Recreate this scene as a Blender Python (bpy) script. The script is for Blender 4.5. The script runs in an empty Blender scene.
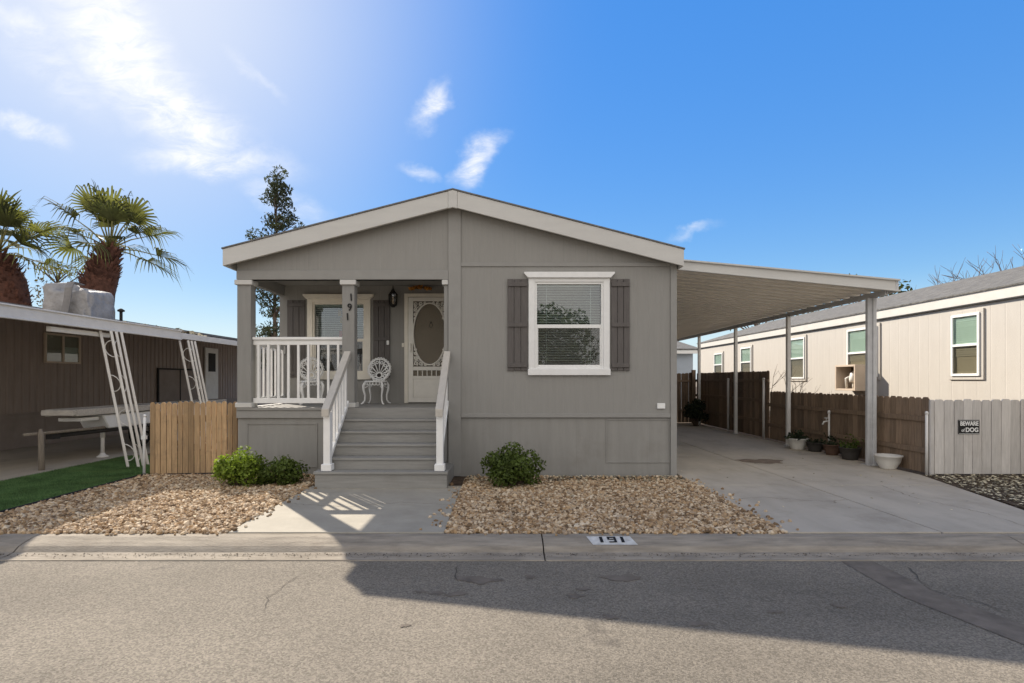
import bpy, math, random
import numpy as np
from mathutils import Vector, Matrix, Quaternion
random.seed(7); rng = np.random.default_rng(7)
S = bpy.context.scene
COL = S.collection
R = math.radians
F = 540.0; CX = 503.0; HY = 380.0; EYE = 1.58; CY = -9.0

# ------------------------------------------------------------------ materials
M = {}
def lk(nt, a, b): nt.links.new(a, b)
def mat(name, col, rough=.7, var=.12, scale=5, bump=.15, bscale=80, stretch=(1,1,1), tone=.0, spec=.3, metal=0., trans=0., groove=None, dirt=0., dirtcol=(.08,.06,.045), bdist=.02, dscale=1.3):
    m = bpy.data.materials.new(name); m.use_nodes = True
    nt = m.node_tree; N = nt.nodes; b = N['Principled BSDF']
    b.inputs['Roughness'].default_value = rough
    b.inputs['Metallic'].default_value = metal
    b.inputs['Specular IOR Level'].default_value = spec
    tc = N.new('ShaderNodeTexCoord'); mp = N.new('ShaderNodeMapping')
    mp.inputs['Scale'].default_value = stretch
    lk(nt, tc.outputs['Object'], mp.inputs['Vector'])
    n1 = N.new('ShaderNodeTexNoise'); n1.inputs['Scale'].default_value = scale; n1.inputs['Detail'].default_value = 8; n1.inputs['Roughness'].default_value = .62
    lk(nt, mp.outputs[0], n1.inputs['Vector'])
    mr = N.new('ShaderNodeMapRange'); mr.inputs['From Min'].default_value = .3; mr.inputs['From Max'].default_value = .7
    mr.inputs['To Min'].default_value = 1-var; mr.inputs['To Max'].default_value = 1+var
    lk(nt, n1.outputs['Fac'], mr.inputs['Value'])
    fac = mr.outputs[0]
    if tone:
        at = N.new('ShaderNodeAttribute'); at.attribute_name = 'tone'
        m2 = N.new('ShaderNodeMapRange'); m2.inputs['To Min'].default_value = 1-tone; m2.inputs['To Max'].default_value = 1+tone
        lk(nt, at.outputs['Fac'], m2.inputs['Value'])
        mu = N.new('ShaderNodeMath'); mu.operation = 'MULTIPLY'; lk(nt, fac, mu.inputs[0]); lk(nt, m2.outputs[0], mu.inputs[1]); fac = mu.outputs[0]
    vm = N.new('ShaderNodeVectorMath'); vm.operation = 'SCALE'; vm.inputs[0].default_value = col
    lk(nt, fac, vm.inputs['Scale']); colout = vm.outputs[0]
    if dirt:
        n3 = N.new('ShaderNodeTexNoise'); n3.inputs['Scale'].default_value = dscale; n3.inputs['Detail'].default_value = 9; n3.inputs['Roughness'].default_value = .7
        lk(nt, tc.outputs['Object'], n3.inputs['Vector'])
        r3 = N.new('ShaderNodeMapRange'); r3.inputs['From Min'].default_value = .52; r3.inputs['From Max'].default_value = .75; r3.inputs['To Max'].default_value = dirt
        lk(nt, n3.outputs['Fac'], r3.inputs['Value'])
        mx = N.new('ShaderNodeMix'); mx.data_type = 'RGBA'; mx.inputs[7].default_value = (*dirtcol, 1)
        lk(nt, r3.outputs[0], mx.inputs[0]); lk(nt, colout, mx.inputs[6]); colout = mx.outputs[2]
    lk(nt, colout, b.inputs['Base Color'])
    n2 = N.new('ShaderNodeTexNoise'); n2.inputs['Scale'].default_value = bscale; n2.inputs['Detail'].default_value = 4
    lk(nt, mp.outputs[0], n2.inputs['Vector']); h = n2.outputs['Fac']
    if groove:   # (axis, spacing, width, depth): real siding grooves as relief
        ax, sp, w, dp = groove
        sx = N.new('ShaderNodeSeparateXYZ'); lk(nt, tc.outputs['Object'], sx.inputs[0])
        d = N.new('ShaderNodeMath'); d.operation = 'DIVIDE'; d.inputs[1].default_value = sp; lk(nt, sx.outputs[ax], d.inputs[0])
        p = N.new('ShaderNodeMath'); p.operation = 'PINGPONG'; p.inputs[1].default_value = .5; lk(nt, d.outputs[0], p.inputs[0])
        g = N.new('ShaderNodeMapRange'); g.inputs['From Min'].default_value = w/sp*.5; g.inputs['From Max'].default_value = w/sp; g.inputs['To Min'].default_value = 0; g.inputs['To Max'].default_value = dp
        lk(nt, p.outputs[0], g.inputs['Value'])
        a = N.new('ShaderNodeMath'); a.operation = 'ADD'; lk(nt, g.outputs[0], a.inputs[0]); lk(nt, h, a.inputs[1]); h = a.outputs[0]
    bp = N.new('ShaderNodeBump'); bp.inputs['Strength'].default_value = bump; bp.inputs['Distance'].default_value = bdist
    lk(nt, h, bp.inputs['Height']); lk(nt, bp.outputs[0], b.inputs['Normal'])
    if trans:
        tr = N.new('ShaderNodeBsdfTranslucent'); ms = N.new('ShaderNodeMixShader'); ms.inputs[0].default_value = trans
        vb = N.new('ShaderNodeVectorMath'); vb.operation = 'MULTIPLY'; vb.inputs[1].default_value = (1.5,1.6,.7); lk(nt, colout, vb.inputs[0])
        lk(nt, vb.outputs[0], tr.inputs['Color'])
        out = N['Material Output']; lk(nt, b.outputs[0], ms.inputs[1]); lk(nt, tr.outputs[0], ms.inputs[2]); lk(nt, ms.outputs[0], out.inputs['Surface'])
    M[name] = m; return m
def glass(name, tint, refl=.18):
    m = bpy.data.materials.new(name); m.use_nodes = True; nt = m.node_tree; N = nt.nodes
    N.remove(N['Principled BSDF'])
    t = N.new('ShaderNodeBsdfTransparent'); t.inputs[0].default_value = (*tint, 1)
    g = N.new('ShaderNodeBsdfGlossy'); g.inputs['Roughness'].default_value = .015; g.inputs[0].default_value = (.95,.97,1,1)
    lw = N.new('ShaderNodeFresnel'); lw.inputs['IOR'].default_value = 1.5
    ad = N.new('ShaderNodeMath'); ad.operation = 'ADD'; ad.use_clamp = True; ad.inputs[1].default_value = refl; lk(nt, lw.outputs[0], ad.inputs[0])
    ge = N.new('ShaderNodeNewGeometry'); iv = N.new('ShaderNodeMath'); iv.operation = 'SUBTRACT'; iv.inputs[0].default_value = 1; lk(nt, ge.outputs['Backfacing'], iv.inputs[1])
    mf = N.new('ShaderNodeMath'); mf.operation = 'MULTIPLY'; lk(nt, ad.outputs[0], mf.inputs[0]); lk(nt, iv.outputs[0], mf.inputs[1]); ad = mf
    nz = N.new('ShaderNodeTexNoise'); nz.inputs['Scale'].default_value = 1.6
    bp = N.new('ShaderNodeBump'); bp.inputs['Strength'].default_value = .05; bp.inputs['Distance'].default_value = .02
    lk(nt, nz.outputs['Fac'], bp.inputs['Height']); lk(nt, bp.outputs[0], g.inputs['Normal'])
    ms = N.new('ShaderNodeMixShader'); lk(nt, ad.outputs[0], ms.inputs[0]); lk(nt, t.outputs[0], ms.inputs[1]); lk(nt, g.outputs[0], ms.inputs[2])
    lk(nt, ms.outputs[0], N['Material Output'].inputs['Surface']); M[name] = m; return m

mat('siding', (.286,.279,.261), .75, .04, 3, .22, 30, (6,6,.5), groove=(0,.2032,.013,1.6), dirt=.18, dirtcol=(.21,.20,.185))
mat('skirt', (.28,.273,.255), .8, .07, 2, .16, 30, (5,5,.6), groove=(0,1.22,.014,1.8), dirt=.4, dirtcol=(.185,.17,.15))
mat('trimgrey', (.29,.284,.268), .7, .06, 4, .08, 40, dirt=.15, dirtcol=(.21,.20,.185))
mat('fascia', (.57,.562,.535), .6, .05, 3, .08, 30, (.5,3,3), dirt=.15, dirtcol=(.43,.41,.37))
mat('cream', (.80,.755,.655), .55, .05, 6, .05, 50)
mat('white', (.80,.80,.785), .5, .05, 6, .06, 50, dirt=.12, dirtcol=(.45,.40,.33))
mat('vinyl', (.82,.82,.80), .35, .03, 6, .02, 40)
mat('ivory', (.82,.79,.72), .5, .05, 6, .05, 40)
mat('rail', (.50,.47,.42), .6, .08, 5, .1, 50, (3,1,3))
mat('shutter', (.115,.104,.098), .6, .15, 4, .2, 50, (8,8,.8))
mat('tread', (.272,.266,.25), .6, .14, 4, .15, 50, (.5,6,6), dirt=.35, dirtcol=(.17,.155,.135))
mat('post', (.26,.255,.24), .65, .08, 4, .08, 40, (3,3,.5))
mat('iron', (.02,.018,.016), .5, .2, 10, .2, 60)
mat('brass', (.30,.19,.07), .35, .1, 8, .05, 60, metal=.8)
mat('black', (.012,.012,.012), .6, .1, 8, .05, 60)
mat('dark', (.03,.028,.026), .8, .2, 5, .1, 30)
mat('interior', (.10,.09,.08), .9, .2, 2, .0, 30)
mat('doorpaint', (.34,.285,.215), .55, .08, 4, .1, 30, (4,4,.5))
mat('screen', (.15,.13,.105), .7, .05, 4, .3, 600)
mat('blind', (.78,.78,.75), .5, .04, 4, .0, 30)
mat('shingle', (.17,.165,.16), .9, .35, 14, .6, 60, (1,2,1))
mat('shingleg', (.15,.145,.135), .9, .5, 5, .8, 40, (1,2.5,1))
mat('concrete', (.365,.335,.275), .85, .12, 2.5, .2, 160, dirt=.5, dirtcol=(.26,.22,.165))
mat('drive', (.44,.392,.318), .85, .14, 1.8, .2, 160, (1,.35,1), dirt=.6, dirtcol=(.235,.20,.155))
mat('kerb', (.305,.265,.21), .9, .28, 7, .5, 70, (.35,2.2,2.2), dirt=.75, dirtcol=(.15,.122,.09))
mat('soil', (.085,.06,.04), .95, .4, 9, .9, 40, bdist=.04)
mat('earth', (.22,.18,.135), .95, .25, .7, .4, 20)
mat('litter', (.44,.39,.27), .9, .3, 12, .2, 60, tone=.75)
mat('turf', (.105,.185,.072), .9, .4, 2.5, .3, 90, tone=.45, trans=.25, dirt=.55, dirtcol=(.16,.18,.06), dscale=1.1)
mat('brown', (.31,.25,.213), .6, .14, 3, .08, 40, (3,3,.4), dirt=.3, dirtcol=(.20,.17,.15))
mat('brownskirt', (.27,.225,.195), .75, .15, 2, .15, 30)
mat('alu', (.72,.70,.66), .5, .07, 4, .08, 30, dirt=.2, dirtcol=(.40,.35,.29))
mat('panmetal', (.86,.815,.74), .4, .05, 1.5, .05, 20, (1,.5,1))
mat('galv', (.50,.50,.50), .45, .12, 6, .05, 40)
mat('tarp', (.33,.32,.31), .7, .18, 4, 1.0, 5, dirt=.5, dirtcol=(.24,.225,.21), bdist=.08, dscale=3)
mat('tarpflap', (.22,.21,.20), .8, .2, 5, .6, 9)
mat('cedar', (.40,.27,.15), .8, .22, 5, .35, 40, (9,9,.7), tone=.34, dirt=.55, dirtcol=(.20,.15,.10), dscale=7)
mat('oldwood', (.235,.168,.115), .85, .28, 5, .35, 40, (9,9,.7), tone=.35, dirt=.4, dirtcol=(.18,.15,.12))
mat('greywood', (.52,.495,.465), .8, .13, 4, .2, 40, (9,9,.7), tone=.13, dirt=.35, dirtcol=(.29,.26,.225))
mat('weathered', (.55,.51,.45), .85, .2, 6, .3, 40, (1,6,6), dirt=.4, dirtcol=(.28,.23,.18))
mat('stake', (.27,.23,.185), .9, .25, 6, .3, 40, (8,8,.7))
mat('beige', (.50,.468,.42), .75, .04, 2, .2, 40, (4,4,.5), groove=(1,.305,.016,2.0), dirt=.2, dirtcol=(.42,.375,.32))
mat('bluewall', (.45,.51,.58), .75, .05, 2, .1, 40)
mat('meterbox', (.56,.46,.36), .7, .06, 4, .05, 40)
mat('rubber', (.02,.02,.02), .8, .2, 8, .2, 60)
mat('ceramic', (.66,.64,.59), .4, .08, 6, .05, 30, dirt=.3, dirtcol=(.40,.35,.28))
mat('darkpot', (.05,.045,.04), .7, .15, 6, .1, 30)
mat('terracotta', (.11,.065,.045), .8, .15, 6, .1, 30)
mat('bark', (.13,.095,.07), .9, .35, 8, .6, 30, (3,3,.7))
mat('palmtrunk', (.135,.062,.043), .9, .4, 9, .7, 30, tone=.45)
mat('petiole', (.24,.22,.08), .6, .2, 6, .1, 30)
mat('palmleaf', (.105,.106,.050), .85, .3, 4, .1, 30, tone=.6, trans=.36, spec=.06)
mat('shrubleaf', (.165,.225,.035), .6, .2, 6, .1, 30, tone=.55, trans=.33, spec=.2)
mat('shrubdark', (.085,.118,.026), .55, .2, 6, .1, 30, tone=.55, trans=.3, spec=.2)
mat('pineleaf', (.062,.072,.048), .8, .25, 4, .1, 30, tone=.5, trans=.15, spec=.1)
mat('treeleaf', (.060,.070,.030), .8, .25, 4, .1, 30, tone=.55, trans=.2, spec=.1)
mat('rustleaf', (.10,.075,.045), .7, .25, 4, .1, 30, tone=.55, trans=.25)
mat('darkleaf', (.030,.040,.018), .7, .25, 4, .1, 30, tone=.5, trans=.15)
mat('autumn', (.45,.20,.04), .7, .25, 8, .1, 30, tone=.5, trans=.2)
mat('twig', (.16,.12,.09), .9, .2, 8, .2, 30)
mat('red', (.40,.06,.04), .6, .2, 8, .1, 30)
mat('ochre', (.45,.28,.08), .6, .2, 8, .1, 30)
mat('paintmark', (.55,.55,.53), .8, .2, 14, .2, 160, dirt=.75, dirtcol=(.33,.30,.25), dscale=9)
mat('signwhite', (.78,.78,.76), .5, .05, 8, .0, 30)
glass('glass', (.78,.83,.82), .10)
glass('glassgreen', (.80,.87,.83), .12)
glass('glassdark', (.68,.67,.62), .06)

def mesh_screen(name, col, fac):
    m = bpy.data.materials.new(name); m.use_nodes = True; nt = m.node_tree; N = nt.nodes; b = N['Principled BSDF']
    b.inputs['Base Color'].default_value = (*col,1); b.inputs['Roughness'].default_value = .9; b.inputs['Specular IOR Level'].default_value = .1
    t = N.new('ShaderNodeBsdfTransparent'); ms = N.new('ShaderNodeMixShader'); ms.inputs[0].default_value = fac
    lk(nt, t.outputs[0], ms.inputs[1]); lk(nt, b.outputs[0], ms.inputs[2]); lk(nt, ms.outputs[0], N['Material Output'].inputs['Surface']); M[name] = m
mesh_screen('insectscreen', (.13,.125,.11), .15); mesh_screen('doorscreen', (.30,.265,.21), .35)
def stone_mat():
    m = mat('stone', (1,.955,.885), .85, .16, 30, .3, 90); nt = m.node_tree; N = nt.nodes; b = N['Principled BSDF']
    src = b.inputs['Base Color'].links[0].from_socket
    at = N.new('ShaderNodeAttribute'); at.attribute_name = 'tone'; cr = N.new('ShaderNodeValToRGB'); e = cr.color_ramp.elements
    e[0].position = 0; e[0].color = (.13,.09,.055,1); e[1].position = 1; e[1].color = (.66,.58,.46,1)
    for p, c in ((.2,(.25,.17,.10)),(.38,(.40,.28,.165)),(.52,(.50,.37,.235)),(.62,(.34,.275,.21)),(.78,(.57,.455,.32))):
        k = e.new(p); k.color = (*c,1)
    lk(nt, at.outputs['Fac'], cr.inputs[0]); v = N.new('ShaderNodeVectorMath'); v.operation = 'MULTIPLY'; lk(nt, cr.outputs[0], v.inputs[0]); lk(nt, src, v.inputs[1]); lk(nt, v.outputs[0], b.inputs['Base Color'])
stone_mat()
def asphalt():
    m = mat('asphalt', (.214,.188,.150), .9, .10, 1.1, .55, 190)
    nt = m.node_tree; N = nt.nodes; b = N['Principled BSDF']
    src = b.inputs['Base Color'].links[0].from_socket
    tc = N.new('ShaderNodeTexCoord')
    # aggregate speckle
    v = N.new('ShaderNodeTexVoronoi'); v.inputs['Scale'].default_value = 95; lk(nt, tc.outputs['Object'], v.inputs['Vector'])
    sp = N.new('ShaderNodeMapRange'); sp.inputs['To Min'].default_value = .66; sp.inputs['To Max'].default_value = 1.34
    sc = N.new('ShaderNodeSeparateColor'); lk(nt, v.outputs['Color'], sc.inputs[0]); lk(nt, sc.outputs[0], sp.inputs['Value'])
    vs = N.new('ShaderNodeVectorMath'); vs.operation = 'SCALE'; lk(nt, src, vs.inputs[0]); lk(nt, sp.outputs[0], vs.inputs['Scale'])
    # stains: spots of old oil
    n = N.new('ShaderNodeTexNoise'); n.inputs['Scale'].default_value = 2.2; n.inputs['Detail'].default_value = 5; n.inputs['Roughness'].default_value = .6
    lk(nt, tc.outputs['Object'], n.inputs['Vector'])
    r = N.new('ShaderNodeMapRange'); r.inputs['From Min'].default_value = .655; r.inputs['From Max'].default_value = .73; r.inputs['To Max'].default_value = .5
    lk(nt, n.outputs['Fac'], r.inputs['Value'])
    mx = N.new('ShaderNodeMix'); mx.data_type = 'RGBA'; mx.inputs[7].default_value = (.07,.062,.055,1)
    lk(nt, r.outputs[0], mx.inputs[0]); lk(nt, vs.outputs[0], mx.inputs[6])
    # broad worn / sealed variation
    n4 = N.new('ShaderNodeTexNoise'); n4.inputs['Scale'].default_value = .8; n4.inputs['Detail'].default_value = 6
    m4 = N.new('ShaderNodeMapping'); m4.inputs['Scale'].default_value = (.22,1.3,1); lk(nt, tc.outputs['Object'], m4.inputs['Vector']); lk(nt, m4.outputs[0], n4.inputs['Vector'])
    r4 = N.new('ShaderNodeMapRange'); r4.inputs['From Min'].default_value = .3; r4.inputs['From Max'].default_value = .7; r4.inputs['To Min'].default_value = .80; r4.inputs['To Max'].default_value = 1.14
    lk(nt, n4.outputs['Fac'], r4.inputs['Value'])
    v4 = N.new('ShaderNodeVectorMath'); v4.operation = 'SCALE'; lk(nt, mx.outputs[2], v4.inputs[0]); lk(nt, r4.outputs[0], v4.inputs['Scale'])
    lk(nt, v4.outputs[0], b.inputs['Base Color'])
asphalt()
mat('tarpatch', (.172,.145,.116), .85, .3, 6, .5, 190)
mat('cracktar', (.10,.088,.074), .9, .3, 6, .5, 190)
mat('eavepaint', (.60,.575,.53), .5, .05, 6, .06, 50, dirt=.2, dirtcol=(.45,.42,.37))
mat('stain', (.19,.145,.105), .9, .35, 7, .1, 100)

# ------------------------------------------------------------------ mesh builder
class MB:
    def __init__(s): s.v = []; s.f = []; s.t = []; s.tone = .5; s.sm = []
    def add(s, vs, fs, smooth=False):
        b = len(s.v); s.v += [tuple(p) for p in vs]; s.t += [s.tone]*len(vs)
        s.f += [tuple(i+b for i in f) for f in fs]; s.sm += [smooth]*len(fs); return s
    def box(s, x0, x1, y0, y1, z0, z1):
        if x0 > x1: x0, x1 = x1, x0
        if y0 > y1: y0, y1 = y1, y0
        if z0 > z1: z0, z1 = z1, z0
        return s.add([(x0,y0,z0),(x1,y0,z0),(x1,y1,z0),(x0,y1,z0),(x0,y0,z1),(x1,y0,z1),(x1,y1,z1),(x0,y1,z1)],
              [(3,2,1,0),(4,5,6,7),(0,1,5,4),(1,2,6,5),(2,3,7,6),(3,0,4,7)])
    def prism(s, poly, off):     # planar polygon (3D pts) extruded by off vector
        n = len(poly); o = Vector(off); P = [Vector(p) for p in poly]
        nr = Vector((0,0,0))
        for i in range(n): nr += P[i].cross(P[(i+1) % n])
        if nr.dot(o) > 0: P = P[::-1]
        vs = P + [p+o for p in P]
        fs = [tuple(range(n)), tuple(range(2*n-1, n-1, -1))] + [(i, n+i, n+(i+1) % n, (i+1) % n) for i in range(n)]
        return s.add(vs, fs)
    def xz(s, poly, y0, y1): return s.prism([(x, y0, z) for x, z in poly], (0, y1-y0, 0))
    def yz(s, poly, x0, x1): return s.prism([(x0, y, z) for y, z in poly], (x1-x0, 0, 0))
    def tube(s, path, r, n=6, cap=True, smooth=True):
        P = [Vector(p) for p in path]; k = len(P)
        rs = r if isinstance(r, (list, tuple)) else [r]*k
        t0 = (P[1]-P[0]).normalized(); up = Vector((0,0,1)) if abs(t0.z) < .9 else Vector((1,0,0))
        a = t0.cross(up).normalized(); vs = []
        for i in range(k):
            t = (P[min(i+1,k-1)]-P[max(i-1,0)])
            t = t.normalized() if t.length > 1e-9 else t0
            a = (a - t*a.dot(t)); a = a.normalized() if a.length > 1e-6 else t.orthogonal().normalized()
            b = t.cross(a)
            for j in range(n):
                q = 2*math.pi*j/n; vs.append(P[i]+(a*math.cos(q)+b*math.sin(q))*rs[i])
        fs = [(i*n+j, i*n+(j+1) % n, (i+1)*n+(j+1) % n, (i+1)*n+j) for i in range(k-1) for j in range(n)]
        if cap: fs += [tuple(range(n-1,-1,-1)), tuple((k-1)*n+j for j in range(n))]
        return s.add(vs, fs, smooth)
    def ring(s, c, ux, uy, rx, ry, r, n=28, m=6):   # closed elliptical ring
        c = Vector(c); ux = Vector(ux); uy = Vector(uy); w = ux.cross(uy).normalized(); vs = []
        for i in range(n):
            q = 2*math.pi*i/n; p = c+ux*rx*math.cos(q)+uy*ry*math.sin(q); o = (ux*math.cos(q)+uy*math.sin(q)).normalized()
            for j in range(m):
                a = 2*math.pi*j/m; vs.append(p+(o*math.cos(a)+w*math.sin(a))*r)
        fs = [(i*m+j, ((i+1) % n)*m+j, ((i+1) % n)*m+(j+1) % m, i*m+(j+1) % m) for i in range(n) for j in range(m)]
        return s.add(vs, fs, True)
    def lathe(s, prof, c=(0,0,0), n=24, smooth=True):
        cx, cy, cz = c; vs = []
        for r, z in prof:
            for j in range(n):
                q = 2*math.pi*j/n; vs.append((cx+r*math.cos(q), cy+r*math.sin(q), cz+z))
        k = len(prof)
        fs = [(i*n+j, i*n+(j+1) % n, (i+1)*n+(j+1) % n, (i+1)*n+j) for i in range(k-1) for j in range(n)]
        fs += [tuple(range(n-1,-1,-1)), tuple((k-1)*n+j for j in range(n))]
        return s.add(vs, fs, smooth)
    def build(s, name, m, parent=None, bev=0):
        off = Vector((0,0,0)); p = parent
        while p is not None: off += p.location; p = p.parent
        me = bpy.data.meshes.new(name)
        me.from_pydata([(x-off.x, y-off.y, z-off.z) for x, y, z in s.v], [], s.f)
        me.polygons.foreach_set('use_smooth', s.sm)
        a = me.attributes.new('tone', 'FLOAT', 'POINT'); a.data.foreach_set('value', s.t)
        me.materials.append(M[m]); me.update()
        o = bpy.data.objects.new(name, me); COL.objects.link(o)
        if parent: o.parent = parent
        if bev:
            bm = o.modifiers.new('Bevel', 'BEVEL'); bm.width = bev; bm.segments = 1; bm.limit_method = 'ANGLE'
        return o
def rawmesh(name, verts, faces_quad, tones, m, parent=None, smooth=False):
    """numpy arrays -> one mesh object"""
    off = Vector((0,0,0)); p = parent
    while p is not None: off += p.location; p = p.parent
    V = verts - np.array(off)
    nf, k = faces_quad.shape
    me = bpy.data.meshes.new(name)
    me.vertices.add(len(V)); me.vertices.foreach_set('co', V.astype(np.float32).ravel())
    me.loops.add(nf*k); me.loops.foreach_set('vertex_index', faces_quad.astype(np.int32).ravel())
    me.polygons.add(nf); me.polygons.foreach_set('loop_start', (np.arange(nf)*k).astype(np.int32))
    me.polygons.foreach_set('use_smooth', np.full(nf, smooth))
    a = me.attributes.new('tone', 'FLOAT', 'POINT'); a.data.foreach_set('value', tones.astype(np.float32))
    me.materials.append(M[m]); me.update(calc_edges=True); me.validate()
    o = bpy.data.objects.new(name, me); COL.objects.link(o)
    if parent: o.parent = parent
    return o
def thing(name, label, cat, loc=(0,0,0), group=None):
    o = bpy.data.objects.new(name, None); COL.objects.link(o); o.location = loc; o.empty_display_size = .2
    o['label'] = label; o['category'] = cat
    if group: o['group'] = group
    return o
def tag(o, label, cat, group=None, kind=None):
    o['label'] = label; o['category'] = cat
    if group: o['group'] = group
    if kind: o['kind'] = kind
    return o
def struct(o, label=None):
    o['kind'] = 'structure'
    if label: o['label'] = label
    return o
def copy_tree(o, parent=None):
    c = o.copy(); COL.objects.link(c)
    if parent: c.parent = parent
    for ch in [x for x in bpy.data.objects if x.parent == o]: copy_tree(ch, c)
    return c
def text_mb(txt, size, depth=.004, sx=1., bold=0.):
    cu = bpy.data.curves.new('lettering', 'FONT'); cu.body = txt; cu.size = size; cu.extrude = depth/2; cu.align_x = 'CENTER'; cu.align_y = 'CENTER'; cu.offset = bold
    ob = bpy.data.objects.new('lettering', cu); COL.objects.link(ob)
    dg = bpy.context.evaluated_depsgraph_get(); me = bpy.data.meshes.new_from_object(ob.evaluated_get(dg))
    vs = [(v.co.x*sx, v.co.y, v.co.z) for v in me.vertices]; fs = [tuple(p.vertices) for p in me.polygons]
    bpy.data.objects.remove(ob); bpy.data.curves.remove(cu); bpy.data.meshes.remove(me)
    return vs, fs
def place_text(mb, txt, size, c, ux, uy, depth=.004, sx=1., bold=0.):
    vs, fs = text_mb(txt, size, depth, sx, bold); c = Vector(c); ux = Vector(ux).normalized(); uy = Vector(uy).normalized(); w = ux.cross(uy)
    mb.add([c+ux*x+uy*y+w*z for x, y, z in vs], fs)

# ------------------------------------------------------------------ foliage helpers
def leaf_cloud(name, cen, size, m, parent, aspect=.5, out=None, outw=.6, tone=None, droop=0., fold=.25):
    """one small folded leaf (two quads) at every centre"""
    n = len(cen)
    nr = rng.normal(size=(n,3))
    if out is not None: nr = nr*(1-outw)+out*outw*1.6
    nr /= np.linalg.norm(nr, axis=1)[:,None]+1e-9
    t = rng.normal(size=(n,3)); t[:,2] -= droop
    t -= nr*(t*nr).sum(1)[:,None]; t /= np.linalg.norm(t, axis=1)[:,None]+1e-9
    b = np.cross(nr, t)
    L = (size*(.65+.7*rng.random(n)))[:,None]; W = L*aspect
    base = cen-t*L*.5; tip = cen+t*L*.5
    l = cen-b*W*.5+nr*L*fold*.3-t*L*.05; r = cen+b*W*.5+nr*L*fold*.3-t*L*.05
    V = np.stack([base, r, tip, l], 1).reshape(-1,3)
    i = np.arange(n)*4
    Fq = np.concatenate([np.stack([i, i+1, i+2], 1), np.stack([i, i+2, i+3], 1)])
    tn = rng.random(n) if tone is None else np.clip(tone+rng.normal(size=n)*.18, 0, 1)
    return rawmesh(name, V, Fq, np.repeat(tn, 4), m, parent)
def clumps(centers, radii, per, flat=1.):
    pts = []; outs = []; tn = []
    for c, r in zip(centers, radii):
        k = max(8, int(per*(r**2)))
        d = rng.normal(size=(k,3)); d /= np.linalg.norm(d, axis=1)[:,None]
        rr = r*(.45+.6*rng.random(k)**.6)
        p = d*rr[:,None]; p[:,2] *= flat
        pts.append(np.array(c)+p); outs.append(d); tn.append(np.full(k, rng.random()))
    return np.concatenate(pts), np.concatenate(outs), np.concatenate(tn)
def shrub(name, label, loc, w, d, h, m, n, seed, group, leaf=.05):
    global rng; rng = np.random.default_rng(seed)
    t = thing(name, label, 'shrub', loc, group)
    x, y, z = loc; st = MB(); cs = []; rs = []
    for i in range(26):
        q = rng.random()*2*math.pi; u = rng.random()**.5
        cz = h*(.22+.62*rng.random()*(1-.45*u*u))
        c = (x+w*.40*u*math.cos(q), y+d*.40*u*math.sin(q), z+cz)
        cs.append(c); rs.append(.10+.09*rng.random())
        st.tube([(x+.05*math.cos(q), y+.05*math.sin(q), z-.02), ((x+c[0])/2+.03, (y+c[1])/2, z+cz*.45), c], [.012,.009,.004], 5)
    st.build('stem', 'bark', t)
    p, o, tn = clumps(cs, rs, n/(26*.022))
    k = p[:,2] > z+.02
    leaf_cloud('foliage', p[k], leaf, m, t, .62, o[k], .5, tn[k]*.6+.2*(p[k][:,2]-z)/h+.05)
    return t
def tree(name, label, loc, h, cr, cz0, m, seed, cat='tree', nclump=40, per=90, leaf=.22, trunk_r=.16, clump_r=(.4,.8), shape='round', group=None, aspect=.5, lean=(0,0), limbs=True):
    global rng; rng = np.random.default_rng(seed)
    t = thing(name, label, cat, loc, group)
    x, y, z = loc; tb = MB()
    ks = [0,.25,.5,.75,1.]
    path = [(x+lean[0]*k+.06*h*.2*rng.normal()*k*.3, y+lean[1]*k+.06*h*.2*rng.normal()*k*.3, z+h*.95*k) for k in ks]
    tb.tube(path, [trunk_r*(1-.85*k) for k in ks], 8)
    cs = []; rs = []
    for i in range(nclump):
        f = rng.random(); q = rng.random()*2*math.pi
        zz = cz0+(h-cz0)*f
        if shape == 'cone': rad = cr*(1-.80*f)*(.55+.5*rng.random())
        elif shape == 'column': rad = cr*(.35+.65*math.sin(math.pi*min(1,f*.9+.12)))*(.2+.8*rng.random())
        else: rad = cr*math.sin(math.pi*(.12+.80*f))**.7*(.25+.75*rng.random()**.6)
        c = np.array([x+lean[0]*zz/h+rad*math.cos(q), y+lean[1]*zz/h+rad*math.sin(q), z+zz])
        cs.append(c); rs.append(clump_r[0]+(clump_r[1]-clump_r[0])*rng.random())
        if limbs:
            z0 = max(.25*h, zz-rad*.7-.2); k = z0/h
            s0 = Vector((x+lean[0]*k, y+lean[1]*k, z+z0)); e = Vector(c)
            tb.tube([s0, s0.lerp(e,.5)+Vector((0,0,.08*rad)), e], [trunk_r*.33*(1-.5*k), trunk_r*.2, .012], 5)
    tb.build('trunk', 'bark', t)
    p, o, tn = clumps(cs, rs, per, .8)
    leaf_cloud('crown', p, leaf, m, t, aspect, o, .3, tn)
    return t
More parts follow.
